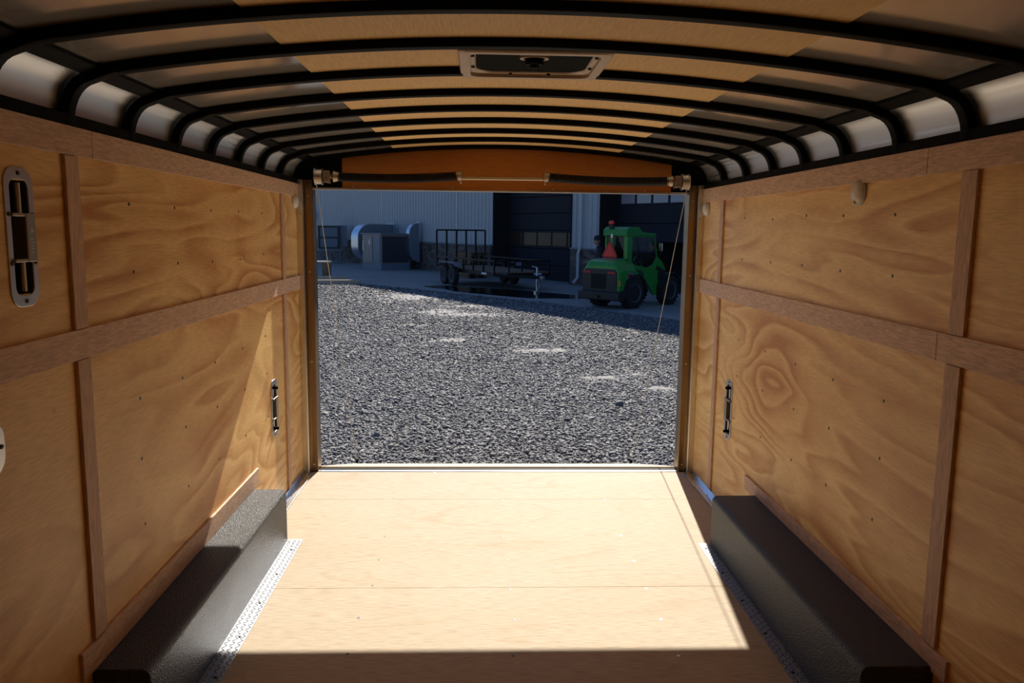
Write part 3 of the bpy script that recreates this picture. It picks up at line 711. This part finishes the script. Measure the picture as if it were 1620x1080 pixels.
for (x0, x1, hh), opened in ((D1, 0), (D2, 1.70)):
    fr = MB(); fr.box(x0-.02, x0+.03, -.06, .9, 0, hh); fr.box(x1-.03, x1+.02, -.06, .9, 0, hh); fr.box(x0, x1, -.06, .9, hh-.05, hh); fr.build('door_frame', M['dark_void'], B)
    dd = MB(); yb = .75 if not opened else .8
    z = opened if opened else 0.0
    rows = [(0.0,.62),(.64,1.30),(1.32,2.06),(2.08,2.76),(2.78,3.45),(3.47,4.6)] if not opened else [(1.70,2.34),(2.36,2.98),(3.56,4.6)]
    for z0, z1 in rows: dd.box(x0+.03, x1-.03, yb, yb+.05, z0, z1)
    if opened: dd.box(x0+.03, x1-.03, yb, yb+.02, 2.98, 3.56)
    do = dd.build('overhead_door', M['door_dark'], B, bevel=.008)
    if not opened:
        n = 5; ww = (x1-x0-.3)/n
        for k in range(n):
            xa = x0+.15+ww*k
            MB().box(xa+.06, xa+ww-.06, yb-.012, yb-.002, 1.43, 1.97).build('window_pane', M['glass_dark'], do)
    else:
        n = 7; ww = (x1-x0-.3)/n
        for k in range(n):
            xa = x0+.15+ww*k
            MB().box(xa+.06, xa+ww-.06, yb-.012, yb-.002, 3.06, 3.50).build('window_pane', M['glass_sky_tone'], do)
    vb = MB(); vb.box(x0, x1, 3.0, 3.1, 0, hh); vb.box(x0-.1, x0, .9, 3.1, 0, hh); vb.box(x1, x1+.1, .9, 3.1, 0, hh); vb.box(x0, x1, .9, 3.1, hh, hh+.1)
    vb.build('door_bay', M['dark_void'], B)  # near-black walls: shade of the unlit bay is put into the colour
# wall lamp on the siding
bm3 = B.matrix_basis
wl_ = empty('wall_lamp', bm3@Vector((-27.3, -.04, 2.75)), B.rotation_euler.z, 'small pale wall lamp high on the siding above the grey cabinets', 'lamp')
MB().box(-.12, .12, -.06, 0, .15, .75).build('back_plate', M['white_trim'], wl_)
MB().prism([(-.42,-.12),(-.02,.30),(0,.30),(0,.1),(-.36,-.20)], 'x', -.22, .22).build('shade', M['galv'], wl_)

# ================================================================== METAL UNITS BY THE WALL
def frame_at(x, y, rz, name, label, cat, group=None): return empty(name, (x, y, G), rz, label, cat, group)
# local x runs along the darker face that looks towards the yard, local y runs back
U = frame_at(-5.118, 39.58, math.atan2(.6, .8), 'rooftop_unit', 'large grey air handling unit with dark coil face standing on the concrete', 'air handler')
MB().box(0, 1.76, 0, 1.95, .0, .32).build('base_rail', M['unit_grey'], U)
MB().box(.02, 1.74, .02, 1.93, .32, 1.78).build('cabinet', M['unit_tan'], U, bevel=.01)
MB().box(  .08, 1.60, -.012, .015, .38, 1.68).build('coil_guard', M['unit_dark'], U)
MB().box(-.012, .02, .10, .75, .38, 1.68).build('side_panel', M['unit_grey'], U)
ad_ = MB().box(-.015, .02, .85, 1.85, .38, 1.68).build('access_door', M['unit_tan'], U)
MB().box(-.03, -.016, 1.05, 1.17, 1.25, 1.50).build('rating_plate', M['white'], ad_)
MB().box(-.045, -.016, 1.72, 1.76, .95, 1.45).build('door_handle', M['chrome'], ad_)
MB().box(-.05, 1.80, -.05, 2.0, 1.78, 1.83).build('top_cover', M['unit_grey'], U)
def duct(name, x, y, rz, W, H, T, label, z0=.45):
    """a round-nosed sheet metal elbow: D-shaped outline, T deep"""
    o = empty(name, (x, y, G), rz, label, 'duct', 'curved galvanised ducts behind the air handler')
    R_ = min(.72, H*.42, W*.9); pts = []
    for i in range(9): a = math.radians(180-90*i/8); pts.append((R_+R_*math.cos(a), z0+H-R_+R_*math.sin(a)))
    pts += [(W, z0+H), (W, z0)]
    for i in range(9): a = math.radians(270-90*i/8); pts.append((R_+R_*math.cos(a), z0+R_+R_*math.sin(a)))
    MB().prism(pts, 'y', .004, T).build('elbow_sheet', M['galv'], o, smooth=True)
    inner = [(.03+p[0]*(W-.06)/W, z0+.03+(p[1]-z0)*(H-.06)/H) for p in pts]
    MB().prism(inner, 'y', -.01, .004).build('side_plate', M['unit_grey'], o)
    fl_ = MB().box(W-.06, W, -.03, T+.02, z0-.02, z0+H+.02).build('flange', M['galv'], o)
    MB().box(W*.25, W*.32, .1, T-.1, 0, z0+.12).build('stand_leg', M['unit_dark'], o); MB().box(W*.85, W*.92, .1, T-.1, 0, z0+.02).build('stand_leg', M['unit_dark'], o)
    return o
duct('duct_elbow', -6.55, 41.55, math.atan2(.6,.8), 2.2, 1.88, .75, 'large curved galvanised duct beside the tan access door', .42)
duct('duct_elbow', -3.77, 40.19, math.atan2(.6,.8), .62, 1.98, .31, 'smaller curved galvanised duct at the coil end of the air handler', .40)
K = frame_at(-9.6, 47.0, math.atan2(.25,.97), 'metal_cabinet', 'grey metal equipment cabinet on a stand at the far end of the wall', 'cabinet')
MB().box(-.1, 1.15, 0, 1.2, .85, 2.20).build('cabinet_body', M['unit_dark'], K)
MB().box(.02, 1.0, -.02, 0, 1.55, 2.08).build('door_panel', M['unit_grey'], K)
MB().box(.02, 1.0, -.02, 0, .95, 1.45).build('door_panel', M['unit_grey'], K)
MB().box(1.16, 1.60, .2, 1.2, 1.0, 2.22).build('side_box', M['unit_grey'], K)
for x in (-.08, .49, 1.06):
    for y in (0, 1.1): MB().box(x, x+.08, y, y+.08, 0, .72).build('stand_leg', M['unit_grey'], K)
MB().box(-.08, 1.14, 0, 1.18, .72, .85).build('stand_top', M['unit_grey'], K)

# trestle and kerb timbers in the last of the sun
T_ = frame_at(-6.75, 32.4, .05, 'timber_trestle', 'dark weathered timber trestle with a sunlit top by the kerb timbers', 'trestle')
MB().box(-.55, .55, -.22, .22, .66, .72).build('top_board', M['pale_wood'], T_)  # paler than the posts: sunlight on the top is put into the colour
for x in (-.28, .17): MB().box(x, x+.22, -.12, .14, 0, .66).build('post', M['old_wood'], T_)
MB().box(.38, .50, -.1, .1, 0, .74).build('brace', M['old_wood'], T_)
for (xa, ya), (xb, yb), lb in (((-8.4, 31.35), (-5.45, 31.7), 'pale kerb timber lying behind the other by the trestle'), ((-7.9, 28.9), (-4.6, 29.55), 'pale kerb timber lying nearest along the gravel edge')):
    o = MB().bar((xa, ya, G+.08), (xb, yb, G+.08), .16, .16).build('kerb_timber', M['pale_wood'], bevel=.01); tag(o, lb, 'timber', 'kerb timbers at the gravel edge')

# pallets behind the utility trailer
P0 = None
for k in range(8):
    if P0 is None:
        P0 = empty('pallet', (-.62, 34.3, G), -.98, None, 'pallet', 'stacked wooden pallets')
        top = MB()
        for i in range(7): top.box(-.6+.175*i, -.6+.175*i+.12, -.5, .5, .115, .135)
        top.build('deck_board', M['old_wood'], P0)
        sk = MB()
        for y in (-.48, -.05, .38): sk.box(-.6, .6, y, y+.1, .02, .115)
        for y in (-.5, -.07, .36): sk.box(-.6, .6, y, y+.14, 0, .02)
        sk.build('runner', M['old_wood'], P0); p = P0
    else: p = dup(P0, (-.62+.02*(k % 2), 34.3, G+.137*k), -.98+.02*k)
    p['label'] = 'wooden pallet in the stack behind the gate of the utility trailer'

# ================================================================== UTILITY TRAILER
ux, uy = 1.27, 27.0
UT = empty('utility_trailer', (ux, uy, G), math.atan2(-5, 2.27), 'black open utility trailer with tall mesh ramp gate and tandem wheels in shade', 'trailer')
# local x forward (towards the yard), y left of travel, z up
LN = 5.3; WD = 1.05
fr = MB()
for y in (-WD, WD): fr.box(-LN, 0, y-.04, y+.04, .50, .62)
for x in (-LN, -LN*.75, -LN*.5, -LN*.25, -.08): fr.box(x, x+.08, -WD, WD, .50, .60)
fr.build('frame', M['black_gloss'], UT)
MB().box(-LN, 0, -WD+.04, WD-.04, .60, .64).build('deck', M['old_wood'], UT)
ra = MB()
for y in (-WD, WD):
    ra.box(-LN, 0, y-.025, y+.025, .98, 1.03)
    for i in range(7): x = -LN+.03+(LN-.06)*i/6; ra.box(x-.025, x+.025, y-.025, y+.025, .62, .98)
ra.box(-.05, 0, -WD, WD, .98, 1.03)
for y in (-.5, 0, .5): ra.box(-.045, -.005, y-.02, y+.02, .62, .98)
ra.build('side_rail', M['black_gloss'], UT)
ga = MB(); gx = -LN-.05
ga.box(gx-.025, gx+.025, -WD, WD, .62, .67); ga.box(gx-.025, gx+.025, -WD, WD, 2.0, 2.06)
for i in range(6): y = -WD+2*WD*i/5; ga.box(gx-.025, gx+.025, y-.03, y+.03, .62, 2.03)
ga.build('ramp_gate', M['black_gloss'], UT)
to = MB(); to.bar((0, -WD, .55), (1.25, -.05, .52), .08, .10); to.bar((0, WD, .55), (1.25, .05, .52), .08, .10); to.build('tongue', M['black_gloss'], UT)
MB().box(1.2, 1.5, -.06, .06, .47, .57).build('coupler', M['chrome'], UT, bevel=.01)
jk = MB(); jk.tube([(1.05, .0, .55), (1.05, .0, .84)], .032, 10); jk.tube([(1.05, 0, .84), (1.05, -.18, .88)], .016, 8); jk.build('jack', M['white'], UT)
jf = MB(); jf.tube([(1.05, .0, .06), (1.05, .0, .55)], .026, 10); jf.box(.98, 1.12, -.07, .07, 0, .06); jf.build('jack_foot', M['zinc'], UT)
for s in (-1, 1):
    ch = MB(); ch.tube([(1.2, s*.05, .47), (1.12, s*.09, .28), (1.05, s*.035, .10)], .009, 6); ch.build('safety_chain', M['zinc'], UT)
def wheel(parent, x, y, r, wd, s, rimr, lug=True, mats=('rubber','rim')):
    mm = Matrix.Translation((x, y, r))@Matrix.Rotation(-s*math.pi/2, 4, 'X')
    h = wd/2
    prof = [(rimr,-h*.8),(rimr+.02,-h*.95),(r*.86,-h),(r*.97,-h*.8),(r,-h*.5),(r,h*.5),(r*.97,h*.8),(r*.86,h),(rimr+.02,h*.95),(rimr,h*.8)]
    mb = MB().lathe(prof, 32, mm)
    if lug:
        for k in range(20):
            a = 2*math.pi*k/20
            for e in (-1, 1):
                m2 = mm@Matrix.Rotation(a+(.16 if e > 0 else 0), 4, 'Z')@Matrix.Translation((r-.012, 0, e*h*.48))@Matrix.Rotation(e*.6, 4, 'X')
                mb.box(-.01, .026, -.022, .022, -h*.5, h*.5, m2)
    t = mb.build('tire', M[mats[0]], parent, smooth=True)
    rm = MB().lathe([(.0001,h*.25),(rimr*.35,h*.28),(rimr*.42,h*.45),(rimr*.75,h*.30),(rimr*.93,h*.55),(rimr,h*.84),(rimr*1.04,h*.86),(rimr*1.02,-h*.8),(.0001,-h*.7)], 28, mm).build('rim', M[mats[1]], t, smooth=True)
    return t
for y, s in ((-WD-.20, -1), (WD+.20, 1)):
    for x in (-LN*.60-.75, -LN*.60-.75+.80): wheel(UT, x, y, .36, .20, s, .20, lug=False)
    fe = MB(); pts = [(-LN*.60-.75-.45,.72),(-LN*.60-.75-.38,.86),(-LN*.60-.75+1.18,.86),(-LN*.60-.75+1.25,.72),(-LN*.60-.75+1.22,.72),(-LN*.60-.75+1.15,.83),(-LN*.60-.75-.36,.83),(-LN*.60-.75-.42,.72)]
    fe.prism(pts, 'y', y-.13, y+.13); fe.build('fender', M['unit_grey'], UT)
for x, y0, y1 in ((.003, .45, .75), (.003, -.85, -.60)): MB().box(x, x+.01, y0, y1, .53, .59).build('white_decal', M['white'], UT)
MB().box(-.95, -.55, -WD-.052, -WD-.041, .53, .60).build('white_decal', M['white'], UT); MB().box(-.95, -.55, WD+.041, WD+.052, .53, .60).build('white_decal', M['white'], UT)
MB().box(.003, .02, -1.02, -.95, .56, .61).build('marker_lamp', M['red_d'], UT); MB().box(.003, .02, .95, 1.02, .56, .61).build('marker_lamp', M['red_d'], UT)

# ================================================================== GREEN LOADER
GL = empty('wheel_loader', (3.55, 21.42, G), math.radians(45), 'green compact wheel loader with glazed cab and red triangle standing in shade', 'loader')
# local x forwards, y left, z up
hb = MB(); secs = []
# stations along x: (x, z of foot, half width at foot, z of shoulder, half width of shoulder, z of top, half width of top)
for x, zf, wf_, zs, ws, zt_, wt in ((-.74,.46,.56,.98,.56,1.14,.44),(-.68,.46,.59,1.00,.59,1.26,.44),(-.50,.48,.60,1.02,.60,1.31,.44),(.02,.54,.60,1.02,.60,1.31,.42),(.14,.56,.60,.96,.60,1.27,.40),(.36,.60,.59,.80,.59,1.00,.38),(.60,.64,.56,.72,.56,.80,.38)):
    secs.append([(x,-wf_,zf),(x,-ws,zs),(x,-wt,zt_),(x,wt,zt_),(x,ws,zs),(x,wf_,zf)])
n_ = 6; vs_ = [p for q in secs for p in q]
hb.add(vs_, [tuple(range(n_-1,-1,-1)), tuple(range((len(secs)-1)*n_, len(secs)*n_))]+[(i*n_+k, i*n_+(k+1)%n_, (i+1)*n_+(k+1)%n_, (i+1)*n_+k) for i in range(len(secs)-1) for k in range(n_)])
hb.build('rear_hood', M['green'], GL, bevel=.03, seg=3)
gr_ = MB(); gr_.prism([(-.55,.46),(.55,.46),(.55,.98),(.46,1.06),(-.46,1.06),(-.55,.98)], 'x', -.775, -.70); gr_ = gr_.build('rear_grille', M['mblack'], GL, bevel=.012)
MB().box(-.785, -.772, -.22, .26, .54, .93).build('radiator_mesh', M['dark_void'], gr_)
for s in (-1, 1): MB().box(-.79, -.775, s*.40-.12, s*.40+.12, .94, 1.00).build('tail_light', M['red_d'], gr_, bevel=.004)
MB().box(-.70, -.66, -.605, -.57, .62, .78).build('side_marker', M['orange'], GL)
MB().prism([(-.84,.24),(-.84,.46),(-.60,.50),(-.30,.54),(-.30,.40),(-.58,.22)], 'y', -.67, .67).build('counterweight', M['mblack'], GL, bevel=.03)
MB().box(-.92, -.83, -.06, .06, .30, .36).build('tow_hitch', M['mblack'], GL)
fp = [(-.50,1.308),(.02,1.308),(.02,1.322),(-.50,1.322)]
MB().prism(fp, 'y', -.38, .38).build('hood_top_panel', M['unit_grey'], GL)
MB().box(-.44, -.20, -.16, .10, 1.322, 1.328).build('red_decal', M['red_d'], GL)
dc = MB(); dc.prism([(-.38,.80),(.02,.78),(.02,.88),(-.10,.97),(-.30,.95)], 'y', -.6045, -.5995); dc.build('side_decal', M['unit_grey'], GL)
dc2 = MB(); dc2.prism([(-.36,.87),(-.16,.865),(-.14,.92),(-.28,.935)], 'y', -.6075, -.6046); dc2.build('red_decal', M['red_d'], GL)
# cab
CX0, CX1, CY0, CY1 = -.20, 1.28, -.47, .26
po = MB()
po.box(CX0, CX0+.24, CY0, CY0+.12, 1.02, 1.97)
po.box(CX0, CX0+.12, CY1-.05, CY1, 1.02, 1.97)
po.bar((CX1-.16, CY0+.03, 1.97), (CX1+.02, CY0+.03, 1.28), .05, .05); po.bar((CX1-.16, CY1-.03, 1.97), (CX1+.02, CY1-.03, 1.28), .05, .05)
po.box(CX0+.2, CX1-.14, CY0, CY0+.06, 1.90, 1.97); po.box(CX0, CX0+.06, CY0, CY1, 1.02, 1.34); po.box(CX0, CX1-.14, CY1-.05, CY1, 1.90, 1.97)
po.build('cab_frame', M['green'], GL, bevel=.012)
rf = MB(); rf.prism([(CX0-.08,1.93),(CX0-.06,2.10),(CX0+.06,2.17),(CX0+.52,2.17),(CX0+.66,2.06),(CX0+.78,2.03),(CX1-.20,2.01),(CX1-.08,1.96),(CX1-.08,1.93)], 'y', CY0-.02, CY1+.02); rf.build('cab_roof', M['green_d'], GL, bevel=.03, seg=3)
sk = MB(); sk.prism([(CX0+.05,1.30),(CX0+.05,.98),(.20,.86),(.80,.62),(1.14,.30),(1.24,.30),(1.34,.66),(1.66,.76),(1.68,1.02),(1.50,1.22),(1.27,1.36),(1.05,1.12),(.72,1.06),(.45,1.12),(.05,1.16)], 'y', CY0-.03, CY0+.05); sk.build('side_shell', M['green'], GL, bevel=.012)
sk2 = MB(); sk2.prism([(CX0+.05,1.30),(CX0+.05,.98),(.20,.86),(.80,.62),(1.34,.66),(1.66,.76),(1.68,1.02),(1.50,1.22),(1.27,1.36),(1.05,1.12),(.72,1.06),(.45,1.12),(.05,1.16)], 'y', CY1-.05, CY1+.03); sk2.build('side_shell', M['green'], GL, bevel=.012)
MB().box(.20, 1.60, CY0+.06, CY1-.06, .50, .86).build('front_chassis', M['mblack'], GL, bevel=.03)
MB().prism([(1.18,1.02),(1.55,.86),(1.62,.92),(1.62,.98),(1.22,1.12)], 'y', CY0-.045, CY0-.031).build('black_side_panel', M['mblack'], GL)
MB().prism([(1.28,.72),(1.50,.74),(1.54,.92),(1.34,.98),(1.26,.9)], 'y', CY0-.046, CY0-.031).build('black_side_panel', M['mblack'], GL, bevel=.01)
nb = MB()
for k in range(3): nb.box(.22+.13*k, .30+.13*k, CY0-.0345, CY0-.0305, .92-.035*k, 1.04-.03*k)
nb.build('dark_decal', M['mblack'], GL)
MB().prism([(CX0+.25,1.20),(.45,1.13),(.72,1.07),(1.03,1.13),(1.26,1.36),(CX1-.16,1.90),(CX0+.25,1.90)], 'y', CY0+.018, CY0+.026).build('door_glass', M['glass'], GL)
MB().box(CX0+.02, CX0+.028, CY0+.12, CY1-.05, 1.34, 1.92).build('rear_glass', M['glass'], GL)
MB().prism([(CX0+.12,1.20),(.45,1.13),(1.03,1.13),(1.26,1.36),(CX1-.16,1.90),(CX0+.12,1.90)], 'y', CY1-.028, CY1-.02).build('door_glass', M['glass'], GL)
wsg = MB(); wsg.bar((CX1-.16, (CY0+CY1)/2, 1.92), (CX1+.02, (CY0+CY1)/2, 1.28), CY1-CY0-.1, .008); wsg.build('windscreen', M['glass'], GL)
MB().prism([(.15,.95),(.60,.95),(.63,1.10),(.27,1.14),(.23,1.62),(.13,1.62)], 'y', -.28, .18).build('seat', M['mblack'], GL, bevel=.03)
sw = MB(); ring(sw, [(.17*math.cos(t*math.pi/12), .17*math.sin(t*math.pi/12)) for t in range(24)], [(.145*math.cos(t*math.pi/12), .145*math.sin(t*math.pi/12)) for t in range(24)], 'z', -.012, .012)
sw = sw.build('steering_wheel', M['mblack'], GL); sw.location = (.88, -.05, 1.32); sw.rotation_euler = (0, -.6, 0)
MB().tube([(.88,-.05,1.32),(1.06,-.05,1.02)], .03, 8).build('steering_column', M['mblack'], GL)
# exhaust post, triangle, beacon, mirror
MB().tube([(CX0-.10, -.04, 1.30), (CX0-.10, -.04, 1.88)], .045, 12).build('rear_post', M['green'], GL, smooth=True)
MB().tube([(CX0-.10, -.04, 1.88), (CX0-.10, -.04, 1.98)], .035, 10).build('work_lamp', M['zinc'], GL)
tri = MB(); tx = CX0-.175
def tri_pts(r, cut):
    pts = []
    for k in range(3):
        a = math.radians(90+120*k)
        for d in (-cut, cut): pts.append((-.02+r*math.cos(a+d), 1.50+r*math.sin(a+d)))
    return pts
tri.prism(tri_pts(.265, .16), 'x', tx, tx+.012); tri = tri.build('warning_triangle', M['red_d'], GL)
MB().prism(tri_pts(.21, .03), 'x', tx-.004, tx-.0005).build('red_centre', M['red'], tri)
MB().tube([(tx+.012,-.03,1.5),(CX0-.12,-.03,1.5)], .02, 8).build('bracket', M['mblack'], GL)
be = MB().lathe([(.0001,0),(.075,0),(.075,.07),(.04,.08),(.04,.10),(.0001,.10)], 18).build('beacon', M['mblack'], GL, smooth=True); be.location = (CX0+.0, .06, 2.14)
MB().lathe([(.0001,.10),(.075,.10),(.080,.13),(.070,.185),(.0001,.20)], 18).build('beacon_lens', M['red'], be, smooth=True)
mi = MB(); mi.tube([(CX1-.02, CY0, 1.42), (CX1-.02, CY0-.12, 1.42)], .012, 8); mi.tube([(CX1-.06, CY0, 1.74), (CX1-.02, CY0-.12, 1.74)], .012, 8); mi.tube([(CX1-.02, CY0-.12, 1.42), (CX1-.02, CY0-.12, 1.74)], .012, 8); mi.build('mirror_arm', M['mblack'], GL)
MB().box(CX1-.05, CX1-.02, CY0-.18, CY0-.06, 1.52, 1.74).build('mirror', M['chrome'], GL, bevel=.01)
for x in (0.0, 1.78):
    for y, s in ((-.52, -1), (.52, 1)):
        wheel(GL, x, y, .415, .30, s, .235)
MB().prism([(-.52,.44),(-.42,.72),(-.2,.90),(.2,.92),(.44,.74),(.50,.5),(.46,.5),(.40,.70),(.18,.86),(-.18,.84),(-.38,.68),(-.46,.44)], 'y', -.68, -.40).build('mudguard', M['mblack'], GL)
MB().prism([(1.22,.48),(1.34,.74),(1.56,.90),(1.96,.92),(2.18,.78),(2.26,.6),(2.22,.58),(2.14,.74),(1.94,.88),(1.58,.86),(1.38,.70),(1.27,.46)], 'y', -.66, -.40).build('mudguard', M['mblack'], GL)
MB().bar((1.35, -.05, .85), (2.75, -.05, .62), .16, .22).build('lift_arm', M['mblack'], GL, bevel=.02)
MB().box(2.70, 2.80, -.5, .5, .25, .75).build('tool_plate', M['mblack'], GL, bevel=.02)

# ================================================================== PERSON BESIDE THE LOADER
PX, PY = 3.44, 23.35
PE = empty('person', (PX, PY, G), 0, 'person in dark coat and dark knit hat standing behind the green loader', 'person')
def skin_body(name, pts, edges, rad, mat, parent, root=0, sub=2):
    me = bpy.data.meshes.new(name); me.from_pydata(pts, edges, []); o = bpy.data.objects.new(name, me); COL.objects.link(o); o.parent = parent
    me.materials.append(mat)
    md = o.modifiers.new('skin', 'SKIN'); md.use_smooth_shade = True
    lay = me.skin_vertices[0] if me.skin_vertices else None
    for i, r in enumerate(rad): lay.data[i].radius = (r, r) if not isinstance(r, tuple) else r
    for i in range(len(pts)): lay.data[i].use_root = (i == root)
    s_ = o.modifiers.new('sub', 'SUBSURF'); s_.levels = 1; s_.render_levels = sub
    return o
# facing towards -x (towards the wall end), slightly stooped, one arm reaching forward to the hood
pts = [(0,0,.98),(-.02,0,1.18),(-.06,0,1.40),(-.10,0,1.56),(-.13,0,1.64),   # 0-4 pelvis..neck
       (.0,.10,.92),(.01,.12,.50),(.03,.12,.10),(-.10,.13,.045),             # 5-8 leg
       (.0,-.10,.92),(-.03,-.12,.50),(.0,-.12,.10),(-.13,-.13,.045),         # 9-12 leg
       (-.08,.17,1.50),(-.12,.23,1.25),(-.32,.22,1.14),(-.40,.21,1.14),      # 13-16 arm
       (-.08,-.17,1.50),(-.10,-.25,1.24),(-.30,-.24,1.16),(-.38,-.23,1.17)]  # 17-20 arm
edges = [(0,1),(1,2),(2,3),(3,4),(0,5),(5,6),(6,7),(7,8),(0,9),(9,10),(10,11),(11,12),(2,13),(13,14),(14,15),(15,16),(2,17),(17,18),(18,19),(19,20)]
rad = [(.17,.13),(.17,.13),(.19,.14),(.10,.09),(.062,.062),.095,.065,.045,.04,.095,.065,.045,.04,.075,.058,.045,.04,.075,.058,.045,.04]
skin_body('body', pts, edges, rad, M['coat'], PE)
hd = bmesh.new(); bmesh.ops.create_uvsphere(hd, u_segments=28, v_segments=20, radius=1)
for v in hd.verts:
    x, y, z = v.co
    sx = .098; sy = .077; sz = .118
    k = 1.0 if z > -.1 else 1.0+.22*(z+.1)
    nx = x*sx*k; ny = y*sy*k; nz = z*sz
    if x < -.3 and abs(y) < .3: nx -= .022*math.exp(-((z+.12)/.16)**2-(y/.16)**2)      # nose
    if x < -.3: nx += .008*math.exp(-((z-.10)/.12)**2-((abs(y)-.36)/.16)**2)             # eye sockets
    if x < -.3: nx -= .006*math.exp(-((z+.44)/.07)**2-(y/.3)**2)                          # mouth
    if abs(y) > .9 and abs(x) < .35: ny += math.copysign(.016, y)*math.exp(-((z+.02)/.22)**2) # ears
    v.co = (nx, ny, nz)
me = bpy.data.meshes.new('head'); hd.to_mesh(me); hd.free(); me.materials.append(M['skin_p']); me.polygons.foreach_set('use_smooth', [True]*len(me.polygons))
ho = bpy.data.objects.new('head', me); COL.objects.link(ho); ho.parent = PE; ho.location = (-.165, 0, 1.765); ho.rotation_euler = (0, -.15, 0)
ht = MB().lathe([(.092,-.005),(.106,0),(.107,.035),(.100,.038),(.102,.07),(.088,.11),(.055,.14),(.0001,.15)], 26).build('knit_hat', M['coat'], PE, smooth=True)
ht.location = (-.15, 0, 1.785); ht.rotation_euler = (0, -.15, 0); ht.scale = (1.0, .86, 1.0)
for side in (-1, 1):
    base = Vector((-.40, .21, 1.14)) if side > 0 else Vector((-.38, -.23, 1.17))
    hp = [base, base+Vector((-.05, 0, 0))]; he = [(0,1)]; hr = [.034, (.040,.022)]
    for k, (dy, ln) in enumerate(((-.030,.060),(-.010,.070),(.010,.066),(.029,.052))):
        b0 = len(hp); hp += [base+Vector((-.085, dy, -.004)), base+Vector((-.085-ln*.55, dy*1.1, -.012)), base+Vector((-.085-ln*.9, dy*1.1, -.032))]
        he += [(1,b0),(b0,b0+1),(b0+1,b0+2)]; hr += [.012, .010, .008]
    b0 = len(hp); hp += [base+Vector((-.045, -side*.045, .0)), base+Vector((-.085, -side*.062, -.012))]; he += [(1,b0),(b0,b0+1)]; hr += [.014, .010]
    skin_body('hand', hp, he, hr, M['skin_p'], PE, 0, 1)
